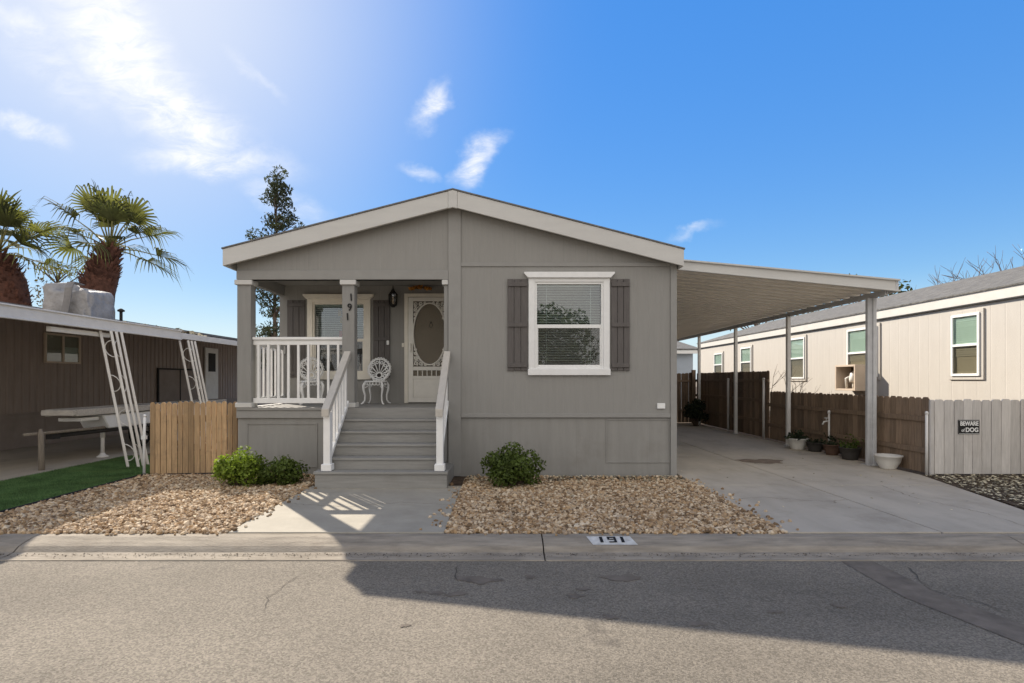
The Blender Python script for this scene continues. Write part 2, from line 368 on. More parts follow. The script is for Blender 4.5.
def bare_tree(name, label, loc, h, seed, r0=.05, spread=.5, depth=5, cat='bare tree', n0=3):
    rd = random.Random(seed); t = thing(name, label, cat, loc); mb = MB(); tw = MB()
    def grow(p, d, L, r, k):
        pts = [p]; q = p.copy(); dd = d.copy()
        for i in range(3):
            dd = (dd+Vector((rd.gauss(0,.12), rd.gauss(0,.12), rd.gauss(.04,.06)))).normalized(); q = q+dd*L/3; pts.append(q)
        (mb if k >= depth-1 else tw).tube(pts, [r, r*.88, r*.76, r*.62], 5 if k > 2 else 4)
        if k > 0:
            for j in range(rd.choice([2,3,3])):
                nd = (dd+Vector((rd.gauss(0,spread), rd.gauss(0,spread), rd.gauss(.05,spread*.6)))).normalized()
                grow(pts[rd.choice([2,3,3])], nd, L*rd.uniform(.62,.85), r*.6, k-1)
    for j in range(n0):
        grow(Vector(loc)+Vector((rd.gauss(0,.05),rd.gauss(0,.05),0)), Vector((rd.gauss(0,spread*.6),rd.gauss(0,spread*.6),1)).normalized(), h*.30, r0, depth)
    mb.build('trunk', 'twig', t); tw.build('branches', 'twig', t)
    return t

# ------------------------------------------------------------------ ground, road, kerb
def sheet(name, poly, z, m, thick=0.0):
    mb = MB()
    if thick: mb.prism([(x,y,z-thick) for x,y in poly], (0,0,thick))
    else: mb.add([(x,y,z) for x,y in poly], [tuple(range(len(poly)))])
    return struct(mb.build(name, m))
sheet('ground', [(-600,-600),(600,-600),(600,600),(-600,600)], -.20, 'earth')
sheet('lot_ground', [(-60,-3.56),(60,-3.56),(60,120),(-60,120)], -.03, 'soil')
ROADZ = -.112
sheet('road', [(-80,-14.5),(80,-14.5),(80,-3.945),(-80,-3.945)], ROADZ, 'asphalt')
sheet('verge', [(-80,-40),(80,-40),(80,-14.5),(-80,-14.5)], -.06, 'earth', .1)
kb = MB()
prof = [(-3.432,-.25),(-3.432,-.002),(-3.54,-.002),(-3.66,-.028),(-3.715,-.045),(-3.74,-.062),(-3.775,-.088),(-3.83,-.096),(-3.955,-.104),(-3.955,-.25)]
xs = [-40,-30.2,-25.1,-20.0,-14.9,-9.8,-4.74,.395,5.12,10.2,15.3,20.4,25.5,30.6,40]
for a, b in zip(xs[:-1], xs[1:]): kb.yz(prof, a+.006, b-.006)
struct(kb.build('kerb', 'kerb', bev=.004))
# driveway with two slabs, walkway
dl, dr = 2.93, 6.95
mb = MB()
for y0, y1 in ((-3.405,-.9),(-.892,2.4),(2.408,5.9),(5.908,10.9)):
    def ex(y): return 6.95-.26*max(0,-y) if y < 0 else 6.95
    if y0 < -3: p = [(dl,y0),(4.541,y0),(4.541,y1),(dl,y1)]; q = [(4.559,y0),(ex(y0),y0),(ex(y1),y1),(4.559,y1)]
    else: p = [(dl,y0),(4.541,y0),(4.541,y1),(dl,y1)]; q = [(4.559,y0),(ex(y0),y0)]+([(6.95,0)] if y0 < 0 < y1 else [])+[(ex(y1),y1),(4.559,y1)]
    for k in (p, q): mb.prism([(x,y,-.1) for x,y in k], (0,0,.104))
struct(mb.build('driveway', 'drive', bev=.005))
struct(MB().add([(5.0+.40*math.cos(q)*(1+.2*math.sin(3*q)+.1*math.sin(8*q)), 1.45+.36*math.sin(q)*(1+.25*math.cos(2*q)+.12*math.sin(7*q)), .008) for q in [i*math.pi/24 for i in range(48)]], [tuple(range(48))]).build('driveway_stain', 'stain'))
mb = MB(); mb.box(-2.85,-.61,-3.408,-.95,-.1,.004)
struct(mb.build('walkway', 'concrete', bev=.006))
# dark tar strip across the asphalt, tar blots
mb = MB()
pa = [(3.15,-3.97),(3.45,-3.97),(3.45,-4.8),(3.7,-5.6),(4.15,-6.4),(3.75,-6.4),(3.35,-5.65),(3.12,-4.8)]
mb.add([(x,y,ROADZ+.004) for x,y in pa], [tuple(range(len(pa)))[::-1]])
for (px, py, rx, ry) in ((478,580,.16,.05),(437,593,.05,.03),(457,594,.07,.03),(420,592,.04,.02),(624,578,.14,.06),(584,589,.05,.02),(575,596,.07,.03),(700,624,.06,.03),(775,612,.05,.02),(530,577,.05,.03),(838,606,.05,.02),(405,626,.03,.02),(610,617,.06,.03)):
    d = F*(EYE-ROADZ)/(py-HY); x = (px-CX)*d/F; y = CY+d
    a1, a2, a3 = [random.random()*6 for _ in range(3)]; mb.add([(x+rx*math.cos(q)*(1+.3*math.sin(2*q+a1)+.22*math.sin(3*q+a2)+.15*math.sin(7*q+a3)), y+ry*1.5*math.sin(q)*(1+.3*math.sin(2*q+a3)+.22*math.sin(5*q+a1)), ROADZ+.004) for q in [i*math.pi/20 for i in range(40)]], [tuple(range(40))])
struct(mb.build('road_tar', 'tarpatch'))
def crack(pts, w, z, mbx, sd=0):
    rd = random.Random(sd); P = []
    for (x0,y0),(x1,y1) in zip(pts[:-1],pts[1:]):
        n = max(2,int(math.hypot(x1-x0,y1-y0)/.06))
        for i in range(n): k = i/n; P.append((x0+(x1-x0)*k+rd.gauss(0,.012), y0+(y1-y0)*k+rd.gauss(0,.012)))
    P.append(pts[-1])
    L = []; Rr = []
    for i,(x,y) in enumerate(P):
        a = P[max(0,i-1)]; b = P[min(len(P)-1,i+1)]; dx, dy = b[0]-a[0], b[1]-a[1]; l = math.hypot(dx,dy) or 1; ww = w*rd.uniform(.4,1.2)*(.3 if i in (0,len(P)-1) else 1)
        L.append((x-dy/l*ww, y+dx/l*ww, z)); Rr.append((x+dy/l*ww, y-dx/l*ww, z))
    n = len(P); mbx.add(L+Rr, [(i, n+i, n+i+1, i+1) for i in range(n-1)])
def gp(px, py, z=ROADZ): d = F*(EYE-z)/(py-HY); return ((px-CX)*d/F, CY+d)
mb = MB(); zc = ROADZ+.006
crack([gp(296,577),gp(285,586),gp(268,598),gp(262,612)], .004, zc, mb, 1)
crack([gp(455,566),gp(457,580)], .007, zc, mb, 2); pass
crack([gp(905,566),gp(930,590),gp(1010,612)], .005, zc, mb, 5)
struct(mb.build('road_crack', 'cracktar'))
mb = MB(); crack([(3.0,-1.9),(3.5,-1.75),(4.1,-2.0),(4.53,-1.9)], .004, .008, mb, 6); crack([(4.57,1.2),(5.3,.9),(6.2,1.1),(6.9,.8)], .004, .008, mb, 7); crack([(5.6,-3.4),(5.7,-2.6),(5.5,-1.8),(5.65,-.91)], .003, .008, mb, 8)
struct(mb.build('driveway_crack', 'soil'))
mb = MB(); crack([(-.63,-2.2),(-1.3,-2.05),(-1.9,-2.3),(-2.84,-2.1)], .003, .008, mb, 9); struct(mb.build('walkway_crack', 'soil'))
# painted house number on the kerb
t = thing('kerb_number', 'white painted rectangle with black 191 on the kerb', 'house number', (1.075,-3.60,0))
up = Vector((0,.16,.035)).normalized(); nn = Vector((1,0,0)).cross(up)
def kp(x, y):
    z = -.002 if y > -3.54 else (-.002+(y+3.54)*(.026/.12) if y > -3.66 else -.028+(y+3.66)*(.017/.055))
    return (x, y, z+.004)
mb = MB(); ys = [-3.545,-3.60,-3.66,-3.70]
vs = [kp(x+ (.045*(k/3)-.02 if x < 1 else -.01+.045*(k/3)), y) for k, y in enumerate(ys) for x in (.86,1.29)]
mb.add(vs, [(2*k, 2*k+2, 2*k+3, 2*k+1) for k in range(3)]); mb.build('painted_panel', 'paintmark', t)
uxk = Vector((1,0,0)); uyk = Vector((0,.12,.026)).normalized(); wk = uxk.cross(uyk)
def stroke(mb, x, y, w, h):   # stencil stroke lying on the kerb face
    c = Vector((1.085+x,-3.614+y*.977,kp(1.085,-3.614+y*.977)[2]+.0025)); P = [c-uxk*w/2-uyk*h/2, c+uxk*w/2-uyk*h/2, c+uxk*w/2+uyk*h/2, c-uxk*w/2+uyk*h/2]
    mb.prism(P, wk*.002)
mb = MB()
for x in (-.105,.105): stroke(mb, x, 0, .030, .108)
stroke(mb, -.032, .026, .022, .056); stroke(mb, .032, 0, .024, .108); stroke(mb, .0, .044, .042, .020); stroke(mb, .0, .004, .042, .016); stroke(mb, -.006, -.046, .054, .018)
mb.build('digits', 'black', t)

# grit and leaf bits lying in the gutter
rng = np.random.default_rng(77); n = 2600
gx_ = -14+28*rng.random(n); gy_ = -3.80-np.abs(rng.normal(size=n))*.045
gz_ = np.interp(gy_, [-3.955,-3.83,-3.775], [-.104,-.096,-.088])+.004
o = leaf_cloud('gutter_grit', np.stack([gx_,gy_,gz_],1), .014, 'soil', None, .8, np.tile(np.array([0,0,1.]),(n,1)), .7)
tag(o, 'dark grit and leaf bits lying along the kerb gutter', 'grit', kind='stuff')
# gravel: thousands of crushed stones, one object per bed
def ico():
    p = (1+5**.5)/2
    v = np.array([(-1,p,0),(1,p,0),(-1,-p,0),(1,-p,0),(0,-1,p),(0,1,p),(0,-1,-p),(0,1,-p),(p,0,-1),(p,0,1),(-p,0,-1),(-p,0,1)])/math.sqrt(1+p*p)
    f = np.array([(0,11,5),(0,5,1),(0,1,7),(0,7,10),(0,10,11),(1,5,9),(5,11,4),(11,10,2),(10,7,6),(7,1,8),(3,9,4),(3,4,2),(3,2,6),(3,6,8),(3,8,9),(4,9,5),(2,4,11),(6,2,10),(8,6,7),(9,8,1)])
    return v, f
def stones(name, pts, size, m, label, cat, seed):
    global rng; rng = np.random.default_rng(seed)
    iv, fc = ico(); n = len(pts)
    sc = size*(.42+.62*rng.random((n,1))**1.5+.25*rng.random((n,1))+.7*(rng.random((n,1)) > .95)*rng.random((n,1)))*np.concatenate([.75+.6*rng.random((n,2)), .62+.5*rng.random((n,1))], 1)*.5
    V = iv[None]*(1+.28*rng.normal(size=(n,12,1))*.6)*sc[:,None,:]
    q = rng.normal(size=(n,4)); q[:,0] += 1.2; q[:,1:3] *= .45; q[:,3] *= 2; q /= np.linalg.norm(q, axis=1)[:,None]
    w,x,y,z = q.T
    Rm = np.stack([1-2*(y*y+z*z),2*(x*y-z*w),2*(x*z+y*w),2*(x*y+z*w),1-2*(x*x+z*z),2*(y*z-x*w),2*(x*z-y*w),2*(y*z+x*w),1-2*(x*x+y*y)],1).reshape(n,3,3)
    V = np.einsum('nij,nkj->nki', Rm, V)+pts[:,None,:]
    Fs = (fc[None]+(np.arange(n)*12)[:,None,None]).reshape(-1,3)
    tn = rng.random(n)
    o = rawmesh(name, V.reshape(-1,3), Fs, np.repeat(tn,12), m)
    return tag(o, label, cat, kind='stuff')
def bed(x0, x1, y0, y1, dens, zmax=.026, keep=None):
    n = int((x1-x0)*(y1-y0)*dens)
    p = np.stack([x0+(x1-x0)*rng.random(n), y0+(y1-y0)*rng.random(n), -.012+zmax*rng.random(n)], 1)
    return p if keep is None else p[keep(p)]
pR = bed(-.60,2.92,-3.43,-.12,2300)
pR = pR[(pR[:,1] < -.58+.07*np.sin(pR[:,0]*5)+.05*np.sin(pR[:,0]*13))|(rng.random(len(pR)) < .10)]
n = 45                                                      # strays kicked onto the concrete
sp_ = np.concatenate([np.stack([-.63-.12*np.abs(rng.normal(size=n)), -3.35+2.6*rng.random(n), np.full(n,.010)],1), np.stack([2.95+.10*np.abs(rng.normal(size=n)), -3.35+3*rng.random(n), np.full(n,.010)],1), np.stack([-.5+3.4*rng.random(25), -3.43-.04*np.abs(rng.normal(size=25)), np.full(25,.008)],1)])
pR = np.concatenate([pR, sp_])
stones('gravel', pR, .047, 'stone', 'tan crushed gravel bed between walkway and driveway', 'gravel', 3)
pL = bed(-5.93,-2.86,-3.43,.6,2300, keep=lambda p: (p[:,1] < -.05)|(p[:,0] < -9))
n = 30; pL = np.concatenate([pL, np.stack([-2.83+.09*np.abs(rng.normal(size=n)), -3.35+2.4*rng.random(n), np.full(n,.010)],1), np.stack([-5.8+2.9*rng.random(30), -3.43-.04*np.abs(rng.normal(size=30)), np.full(30,.008)],1)])
stones('gravel', pL, .049, 'stone', 'tan crushed gravel bed between green turf and walkway', 'gravel', 4)
rng = np.random.default_rng(19); n = 420
q_ = np.concatenate([np.stack([-.55+3.4*rng.random(n), -3.3+3.15*rng.random(n)**.5, np.full(n,.026)],1), np.stack([-5.8+2.9*rng.random(240), -3.3+3.2*rng.random(240)**.7, np.full(240,.028)],1), np.stack([3+3.6*rng.random(120), -2.5+11*rng.random(120), np.full(120,.010)],1)])
q_ = np.concatenate([q_, np.stack([-.55+3.4*rng.random(900), -.08-.5*rng.random(900), np.full(900,.004)],1)])
o = leaf_cloud('fallen_leaves', q_, .042, 'litter', None, .55, np.tile(np.array([0,0,1.]),(len(q_),1)), .75)
tag(o, 'scattered small dry leaves on the gravel beds and driveway', 'fallen leaves', kind='stuff')
# leaf litter on the right bed
sheet('planting_bed', [(6.2,-3.41),(14,-3.41),(14,-.08),(7.0,-.08),(6.9,-.1)], .0, 'soil', .03)
rng = np.random.default_rng(9)
pp = np.stack([6.1+7*rng.random(9000), -3.35+3.25*rng.random(9000), .006+.03*rng.random(9000)],1)
pp = pp[pp[:,0] > 6.98+.26*pp[:,1]]
up_ = np.tile(np.array([0,0,1.]), (len(pp),1))
o = leaf_cloud('leaf_litter', pp, .055, 'litter', None, .6, up_, .8)
tag(o, 'dry brown leaf litter covering the bed by the grey gate', 'leaf litter', kind='stuff')
# artificial turf strip
rng = np.random.default_rng(12)
n = 90000
px_ = -7.75+1.8*rng.random(n); py_ = -3.38+5.5*rng.random(n)
V0 = np.stack([px_,py_,np.full(n,.012)],1); h = .018+.016*rng.random(n)
a_ = rng.random(n)*2*math.pi; dx = np.stack([np.cos(a_),np.sin(a_),0*a_],1)*.004
tip = V0+np.stack([.012*rng.normal(size=n),.012*rng.normal(size=n),h],1)
i = np.arange(n)*3
o = rawmesh('turf', np.stack([V0-dx,V0+dx,tip],1).reshape(-1,3), np.stack([i,i+1,i+2],1), np.repeat(rng.random(n),3), 'turf')
tag(o, 'short green artificial turf strip beside the gravel', 'turf', kind='stuff')
mb = MB(); mb.box(-7.76,-5.95,-3.4,2.12,-.05,.012); struct(mb.build('turf_backing', 'turf'))
mb = MB(); mb.box(-5.95,-5.915,-3.4,-.05,-.05,.035); tag(mb.build('lawn_edging', 'rubber', bev=.006), 'thin black edging strip between green turf and gravel', 'edging')
sheet('parking_pad', [(-14,-3.4),(-7.76,-3.4),(-7.76,22),(-14,22)], -.004, 'drive', .03)

# ------------------------------------------------------------------ main house
PKX, PKZ, SL = -.82, 4.68, .257
XL, XR = -4.43, 2.88
def rz(x): return PKZ-SL*abs(x-PKX)
H = thing('manufactured_house', 'grey single storey gabled house with covered front porch', 'house', (0,0,0))
BK = 16.0; PB = 1.71   # back of house, porch back wall
def wall_hole(mb, x0, x1, z0, z1, hx0, hx1, hz0, hz1, y0, y1):
    mb.box(x0,hx0,y0,y1,z0,z1); mb.box(hx1,x1,y0,y1,z0,z1); mb.box(hx0,hx1,y0,y1,z0,hz0); mb.box(hx0,hx1,y0,y1,hz1,z1)
mb = MB(); wall_hole(mb, -.90, XR, .985, 3.495, .525,1.675,1.77,3.215, 0,.1)
mb.xz([(-.90,3.495),(XR,3.495),(XR,rz(XR)-.07),(PKX,PKZ-.07),(-.90,rz(-.9)-.07)], .002,.1)
mb.xz([(XL,3.25),(-.90,3.25),(-.90,rz(-.9)-.07),(XL,rz(XL)-.07)], .002,.1)
mb.build('front_wall', 'siding', H)
mb = MB(); wall_hole(mb, XL, -.9, 1.12, 3.6, -3.78,-2.72,1.70,3.12, PB, PB+.1)
mb.box(-.95,-.852,.102,PB-.003,1.12,3.45)
mb.build('porch_wall', 'siding', H)
mb = MB(); mb.box(XL,XL+.1,PB+.1,BK,0,rz(XL)-.07); mb.box(XR-.1,XR,.102,BK,0,rz(XR)-.07)
mb.xz([(XL+.1,0),(XR-.1,0),(XR-.1,rz(XR)-.08),(PKX,PKZ-.08),(XL+.1,rz(XL)-.08)], BK-.1,BK); mb.build('side_wall', 'siding', H)
mb = MB(); mb.box(XL+.11,XR-.11,PB+2.2,PB+2.25,.2,3.6); mb.box(-.84,XR-.11,2.4,2.45,.2,3.6); mb.box(-.84,XR-.11,.11,2.4,1.0,1.05); mb.box(-.84,XR-.11,.11,2.4,3.42,3.46); mb.build('inner_partition', 'interior', H)
# skirting
mb = MB(); mb.box(-.90,XR,.02,.1,-.03,.985); mb.box(XL,-.90,.025,.1,-.03,.955); mb.build('skirting', 'skirt', H)
mb = MB()
for x0,x1,z0,z1,y in ((1.72,2.79,.20,.93,.008),(-4.28,-3.1,.12,.86,.012)):
    mb = MB(); mb.box(x0,x1,y,.03,z0,z0+.018); mb.box(x0,x1,y,.03,z1-.018,z1); mb.box(x0,x0+.018,y,.03,z0+.018,z1-.018); mb.box(x1-.018,x1,y,.03,z0+.018,z1-.018)
    mb.build('access_panel', 'skirt', H)
# trims
mb = MB()
mb.xz([(-.91,-.02),(-.70,-.02),(-.70,rz(-.70)-.1),(PKX,PKZ-.1),(-.91,rz(-.91)-.1)], -.022,-.002)
mb.box(XR-.09,XR+.012,-.022,-.002,-.02,rz(XR)-.15); mb.box(XR+.0025,XR+.012,-.002,.09,-.02,rz(XR)-.15)
mb.box(-.698,XR-.092,-.018,-.002,3.47,3.535); mb.box(-.698,XR-.092,-.016,-.002,.955,1.02)
mb.build('trim_board', 'trimgrey', H, bev=.003)
# porch structure
mb = MB(); mb.box(XL,-.912,-.03,.14,3.25,3.40); mb.build('porch_beam', 'trimgrey', H, bev=.004)
mb = MB(); mb.box(XL,-.9,.145,PB,3.45,3.5); mb.box(XL,XL+.1,.145,PB,3.25,3.447); mb.build('porch_ceiling', 'trimgrey', H)
mb = MB(); mb.box(XL,-.915,-.03,PB,1.075,1.12)
mb.build('porch_floor', 'tread', H, bev=.004)
mb = MB(); mb.box(XL-.01,-2.72,-.012,.02,.945,1.073); mb.build('porch_rim', 'trimgrey', H, bev=.004)
mb = MB(); mb.box(XL,XL+.05,.105,PB,-.03,1.07); mb.build('side_skirting', 'skirt', H)
for (x0, x1, y0, y1) in ((XL,-4.20,-.005,.18),(-2.68,-2.475,-.005,.18),(-.985,-.915,.0,.18)):
    mb = MB(); mb.box(x0,x1,y0,y1,1.123,3.247); p = mb.build('porch_post', 'post', H, bev=.006)
    mb = MB(); e = .03; mb.box(x0-e,x1+(e if x1 < -.92 else .0),y0-e-.005,y1+e,3.165,3.245); mb.build('capital', 'fascia', p, bev=.006)
    if x0 > -3.5 or True:
        mb = MB(); mb.box(x0-.022,x1+(.022 if x1 < -.92 else 0),y0-.03,y1+.02,1.123,1.20); mb.build('post_base', 'fascia', p, bev=.006)
    if -3 < x0 < -2:
        mb = MB()
        for ch, px, py in (('1',351.2,297.5),('9',349.8,307.5),('1',347.6,317)):
            place_text(mb, ch, .165, ((px-CX)*8.99/F, -.014, EYE-(py-HY)*8.99/F), (1,0,.06), (-.06,0,1), .014, .95, .002)
        mb.build('house_number', 'black', p)
# porch railing front + side
def railing(mb_top, mb_low, mb_bal, a, b, z0, z1, n, side):
    a = Vector(a); b = Vector(b); d = (b-a); L = d.length; u = d/L; w = Vector((-u.y,u.x,0))
    def bar(zc0, zc1, hw, mbx): mbx.prism([(a-w*hw)+Vector((0,0,zc0)), (a+w*hw)+Vector((0,0,zc0)), (b+w*hw)+Vector((0,0,zc0)), (b-w*hw)+Vector((0,0,zc0))], (0,0,zc1-zc0))
    bar(z1-.045, z1, .05, mb_top); bar(z1-.13, z1-.05, .02, mb_top); bar(z0, z0+.085, .022, mb_low)
    for i in range(n):
        c = a+u*L*(i+.5)/n
        mb_bal.prism([c-u*.019-w*.019+Vector((0,0,z0+.082)), c+u*.019-w*.019+Vector((0,0,z0+.082)), c+u*.019+w*.019+Vector((0,0,z0+.082)), c-u*.019+w*.019+Vector((0,0,z0+.082))], (0,0,z1-z0-.21))
def make_railing(a, b, n):
    t_, l_, b_ = MB(), MB(), MB(); railing(t_, l_, b_, a, b, 1.19, 2.30, n, 1)
    r_ = t_.build('porch_railing', 'white', H, bev=.004); b_.build('balusters', 'white', r_, bev=.003); l_.build('bottom_rail', 'white', r_, bev=.004)
make_railing((XL+.235,.085,0), (-2.685,.085,0), 9)
make_railing((XL+.10,.19,0), (XL+.10,PB-.01,0), 9)
# roof, fascia, soffit
mb = MB(); y0, y1 = -.215, BK+.2
xl, xr = -4.57, 2.95
for a, b in ((xl-.015, PKX), (PKX, xr+.015)):
    mb.xz([(a,rz(a)+.002),(b,rz(b)+.002),(b,rz(b)+.024),(a,rz(a)+.024)], y0,y1)
mb.build('roof', 'shingle', H)
mb = MB()
for a, b in ((xl, PKX-.075), (PKX+.075, xr)):
    mb.xz([(a,rz(a)-.275),(b,rz(b)-.275),(b,rz(b)-.002),(a,rz(a)-.002)], -.20,-.165)
mb.xz([(PKX-.073,rz(PKX-.073)-.285),(PKX,PKZ-.285),(PKX+.073,rz(PKX+.073)-.285),(PKX+.073,rz(PKX+.073)-.002),(PKX,PKZ-.002),(PKX-.073,rz(PKX-.073)-.002)], -.207,-.165)
mb.box(xl,xl+.03,-.163,BK+.15,rz(xl)-.275,rz(xl)-.005); mb.box(xr-.03,xr,-.163,BK+.15,rz(xr)-.275,rz(xr)-.005)
mb.build('fascia', 'fascia', H, bev=.004)
mb = MB()
for a, b in ((xl+.03, PKX), (PKX, xr-.03)):
    mb.xz([(a,rz(a)-.235),(b,rz(b)-.235),(b,rz(b)-.22),(a,rz(a)-.22)], -.163,-.024)
mb.build('soffit', 'fascia', H)
# windows
def window(par, x0, x1, z0, z1, y, zm, trim, crown, framecol='vinyl', trimcol='white', blind=True, blind_z=None):
    """opening x0..x1, z0..z1 in a wall whose face is y"""
    tw = trim; mb = MB()
    mb.box(x0-tw,x0,y-.03,y-.002,z0-tw,z1+tw*.6); mb.box(x1,x1+tw,y-.03,y-.002,z0-tw,z1+tw*.6)
    mb.box(x0-.0,x1+.0,y-.03,y-.002,z1,z1+tw*.6); mb.box(x0-tw-.01,x1+tw+.01,y-.05,y-.032,z0-tw-.01,z0-.012); mb.box(x0,x1,y-.032,y-.002,z0-tw,z0)
    t = mb.build('window', trimcol, par, bev=.004)
    c = crown; mb = MB(); zt = z1+tw*.6+.002
    mb.xz([(x0-tw-.01,zt),(x1+tw+.01,zt),(x1+tw+.075,zt+.07),(x1+tw+.075,zt+.095),(x0-tw-.075,zt+.095),(x0-tw-.075,zt+.07)], y-.075,y-.002)
    mb.build('crown_moulding', trimcol, t, bev=.004)
    mb = MB(); f = .035
    mb.box(x0,x0+f,y-.012,y+.06,z0,z1); mb.box(x1-f,x1,y-.012,y+.06,z0,z1); mb.box(x0+f,x1-f,y-.012,y+.06,z1-f,z1); mb.box(x0+f,x1-f,y-.012,y+.06,z0,z0+f)
    mb.box(x0+f,x1-f,y+.0,y+.05,zm-.03,zm+.03)
    s = .022                                                   # lower sash set proud
    mb.box(x0+f,x0+f+s,y+.004,y+.045,z0+f,zm-.03); mb.box(x1-f-s,x1-f,y+.004,y+.045,z0+f,zm-.03); mb.box(x0+f+s,x1-f-s,y+.004,y+.045,z0+f,z0+f+s)
    mb.build('frame', framecol, t, bev=.003)
    mb = MB(); mb.box(x0+f,x1-f,y+.034,y+.038,zm+.03,z1-f); mb.box(x0+f+s,x1-f-s,y+.026,y+.030,z0+f+s,zm-.03); mb.build('pane', 'glass', t)
    mb = MB(); mb.box(x0+f+s,x1-f-s,y+.010,y+.012,z0+f+s,zm-.03); mb.build('screen', 'insectscreen', t)
    if blind:
        mb = MB(); zz = z1-.06; i = 0
        zb = z0+.05 if blind_z is None else blind_z
        while zz > zb:
            mb.prism([(x0+.04,y+.078,zz+.012),(x1-.04,y+.078,zz+.012),(x1-.04,y+.112,zz-.008),(x0+.04,y+.112,zz-.008)], (0,0,.002)); zz -= .043; i += 1
        for xx in (x0+.2, x1-.2): mb.box(xx-.003,xx+.003,y+.075,y+.078,zb,z1-.05)
        mb.box(x0+.035,x1-.035,y+.07,y+.12,z1-.07,z1-.04); mb.build('blinds', 'blind', t)
    return t
window(H, .53,1.67,1.775,3.21, 0, 2.475, .105, True)
pw = window(H, -3.77,-2.73,1.705,3.115, PB, 2.37, .105, True, trimcol='cream', framecol='cream', blind_z=2.42)
mb = MB()
for px, py, c in ((340,313,.1),(342,320,.3),(341,334,.6)):
    d = PB+.075+9; x = (px-CX)*d/F; z = EYE-(py-HY)*d/F; mb = MB(); mb.box(x-.035,x+.035,PB+.055,PB+.07,z-.06,z+.06); mb.build('window_ornament', ['ochre','red','red'][int(c*3) if c < .5 else 2], pw, bev=.02)
pass
# shutters
def shutter(x0, x1, z0, z1, y):
    mb = MB(); n = 3; g = .008; w = (x1-x0-(n-1)*g)/n
    for i in range(n): mb.box(x0+i*(w+g),x0+i*(w+g)+w,y-.028,y-.002,z0,z1)
    sh = mb.build('shutter', 'shutter', H, bev=.003)
    for z in (z0+.09,(z0+z1)/2,z1-.09):
        mb = MB(); mb.box(x0+.004,x1-.004,y-.05,y-.028,z-.035,z+.035); mb.build('batten', 'shutter', sh, bev=.003)
shutter(.075,.405,1.735,3.26,0); shutter(1.80,2.105,1.735,3.26,0)
shutter(-4.27,-3.92,1.63,3.16,PB); shutter(-2.57,-2.24,1.63,3.16,PB)
# entrance: main door behind a storm door
yb = PB
DX0, DX1, DZ0, DZ1 = -1.95,-1.02,1.125,3.29
mb = MB(); mb.box(DX0-.0,DX0+.075,yb-.05,yb-.002,DZ0,DZ1); mb.box(DX1-.03,DX1+.06,yb-.05,yb-.002,DZ0,DZ1); mb.box(DX0+.075,DX1-.03,yb-.05,yb-.002,DZ1-.07,DZ1); mb.build('door_frame', 'cream', H, bev=.004)
mb = MB(); mb.box(DX0+.078,DX1-.033,yb-.018,yb-.002,DZ0+.01,DZ1-.075)
for xx in (-1.72,-1.56,-1.40,-1.24): mb.box(xx,xx+.012,yb-.0205,yb-.019,DZ0+.8,DZ1-.25)
dr_ = mb.build('front_door', 'doorpaint', H)
mb = MB(); mb.ring((-1.425,yb-.03,2.66),(1,0,0),(0,0,1),.03,.045,.008,16,6); mb.lathe([(.001,0),(.018,.01),(.02,.03),(.001,.04)],(-1.425,yb-.03,2.70),10); mb.build('knocker', 'iron', dr_)
sx0, sx1, sz0, sz1 = DX0+.082, DX1-.036, DZ0+.015, DZ1-.08
oc = (-1.447, 2.49); orx, ory = .325, .61
ys0, ys1 = yb-.062, yb-.036
mb = MB(); zl = 1.66
mb.box(sx0,sx0+.095,ys0,ys1,sz0,sz1); mb.box(sx1-.075,sx1,ys0,ys1,sz0,sz1); mb.box(sx0+.095,sx1-.075,ys0,ys1,sz1-.075,sz1)
mb.box(sx0+.095,sx1-.075,ys0,ys1,sz0,sz0+.10); mb.box(sx0+.095,sx1-.075,ys0,ys1,1.77,1.845); mb.box(sx0+.095,sx1-.075,ys0,ys1,1.60,1.66)
for k in range(1,7):
    xx = sx0+.095+(sx1-sx0-.17)*k/7; mb.box(xx-.009,xx+.009,ys0+.004,ys1-.004,1.66,1.77)
sd = mb.build('storm_door', 'ivory', H, bev=.003)
mb = MB(); mb.box(sx0+.097,sx1-.077,ys0+.010,ys1-.004,sz0+.102,1.598); mb.box(sx0+.14,sx1-.12,ys0+.004,ys0+.009,sz0+.14,1.56); mb.build('kick_panel', 'ivory', sd, bev=.004)
mb = MB(); mb.ring((oc[0],yb-.05,oc[1]),(1,0,0),(0,0,1),orx,ory,.016,48,6); mb.build('oval_frame', 'ivory', sd)
# scroll fretwork in the four corners
mb = MB()
def scroll(c, r, q0, sgn, turns=1.4, w=.011):
    pts = []
    for i in range(15):
        k = i/14; q = q0+sgn*turns*2*math.pi*k; rr = r*(1-.78*k); pts.append((c[0]+rr*math.cos(q), yb-.05, c[1]+rr*math.sin(q)))
    mb.tube(pts, w, 5)
ix0, ix1, iz0, iz1 = sx0+.095, sx1-.075, 1.845, sz1-.075
for hx in (-1,1):
    for hz in (-1,1):
        mb = MB(); X = ix0 if hx < 0 else ix1; Z = iz0 if hz < 0 else iz1
        for (u, v, r) in ((.055,.06,.045),(.15,.05,.042),(.05,.16,.042),(.045,.255,.035),(.04,.335,.028),(.235,.035,.028)):
            scroll((X-hx*u*1.0, Z-hz*v), r, 1.2*hx, hx*hz)
        a = 0
        for i in range(4):
            q = math.pi*(.27+.06*i); mb.tube([(X-hx*.01,yb-.05,Z-hz*(.02+.09*i)), (oc[0]+hx*orx*math.cos(q*.8), yb-.05, oc[1]+hz*ory*math.sin(q))], .007, 4)
        mb.build('fretwork', 'ivory', sd)
mb = MB(); mb.box(ix0,ix1,ys1-.003,ys1-.001,1.66,iz1); mb.build('screen', 'doorscreen', sd)
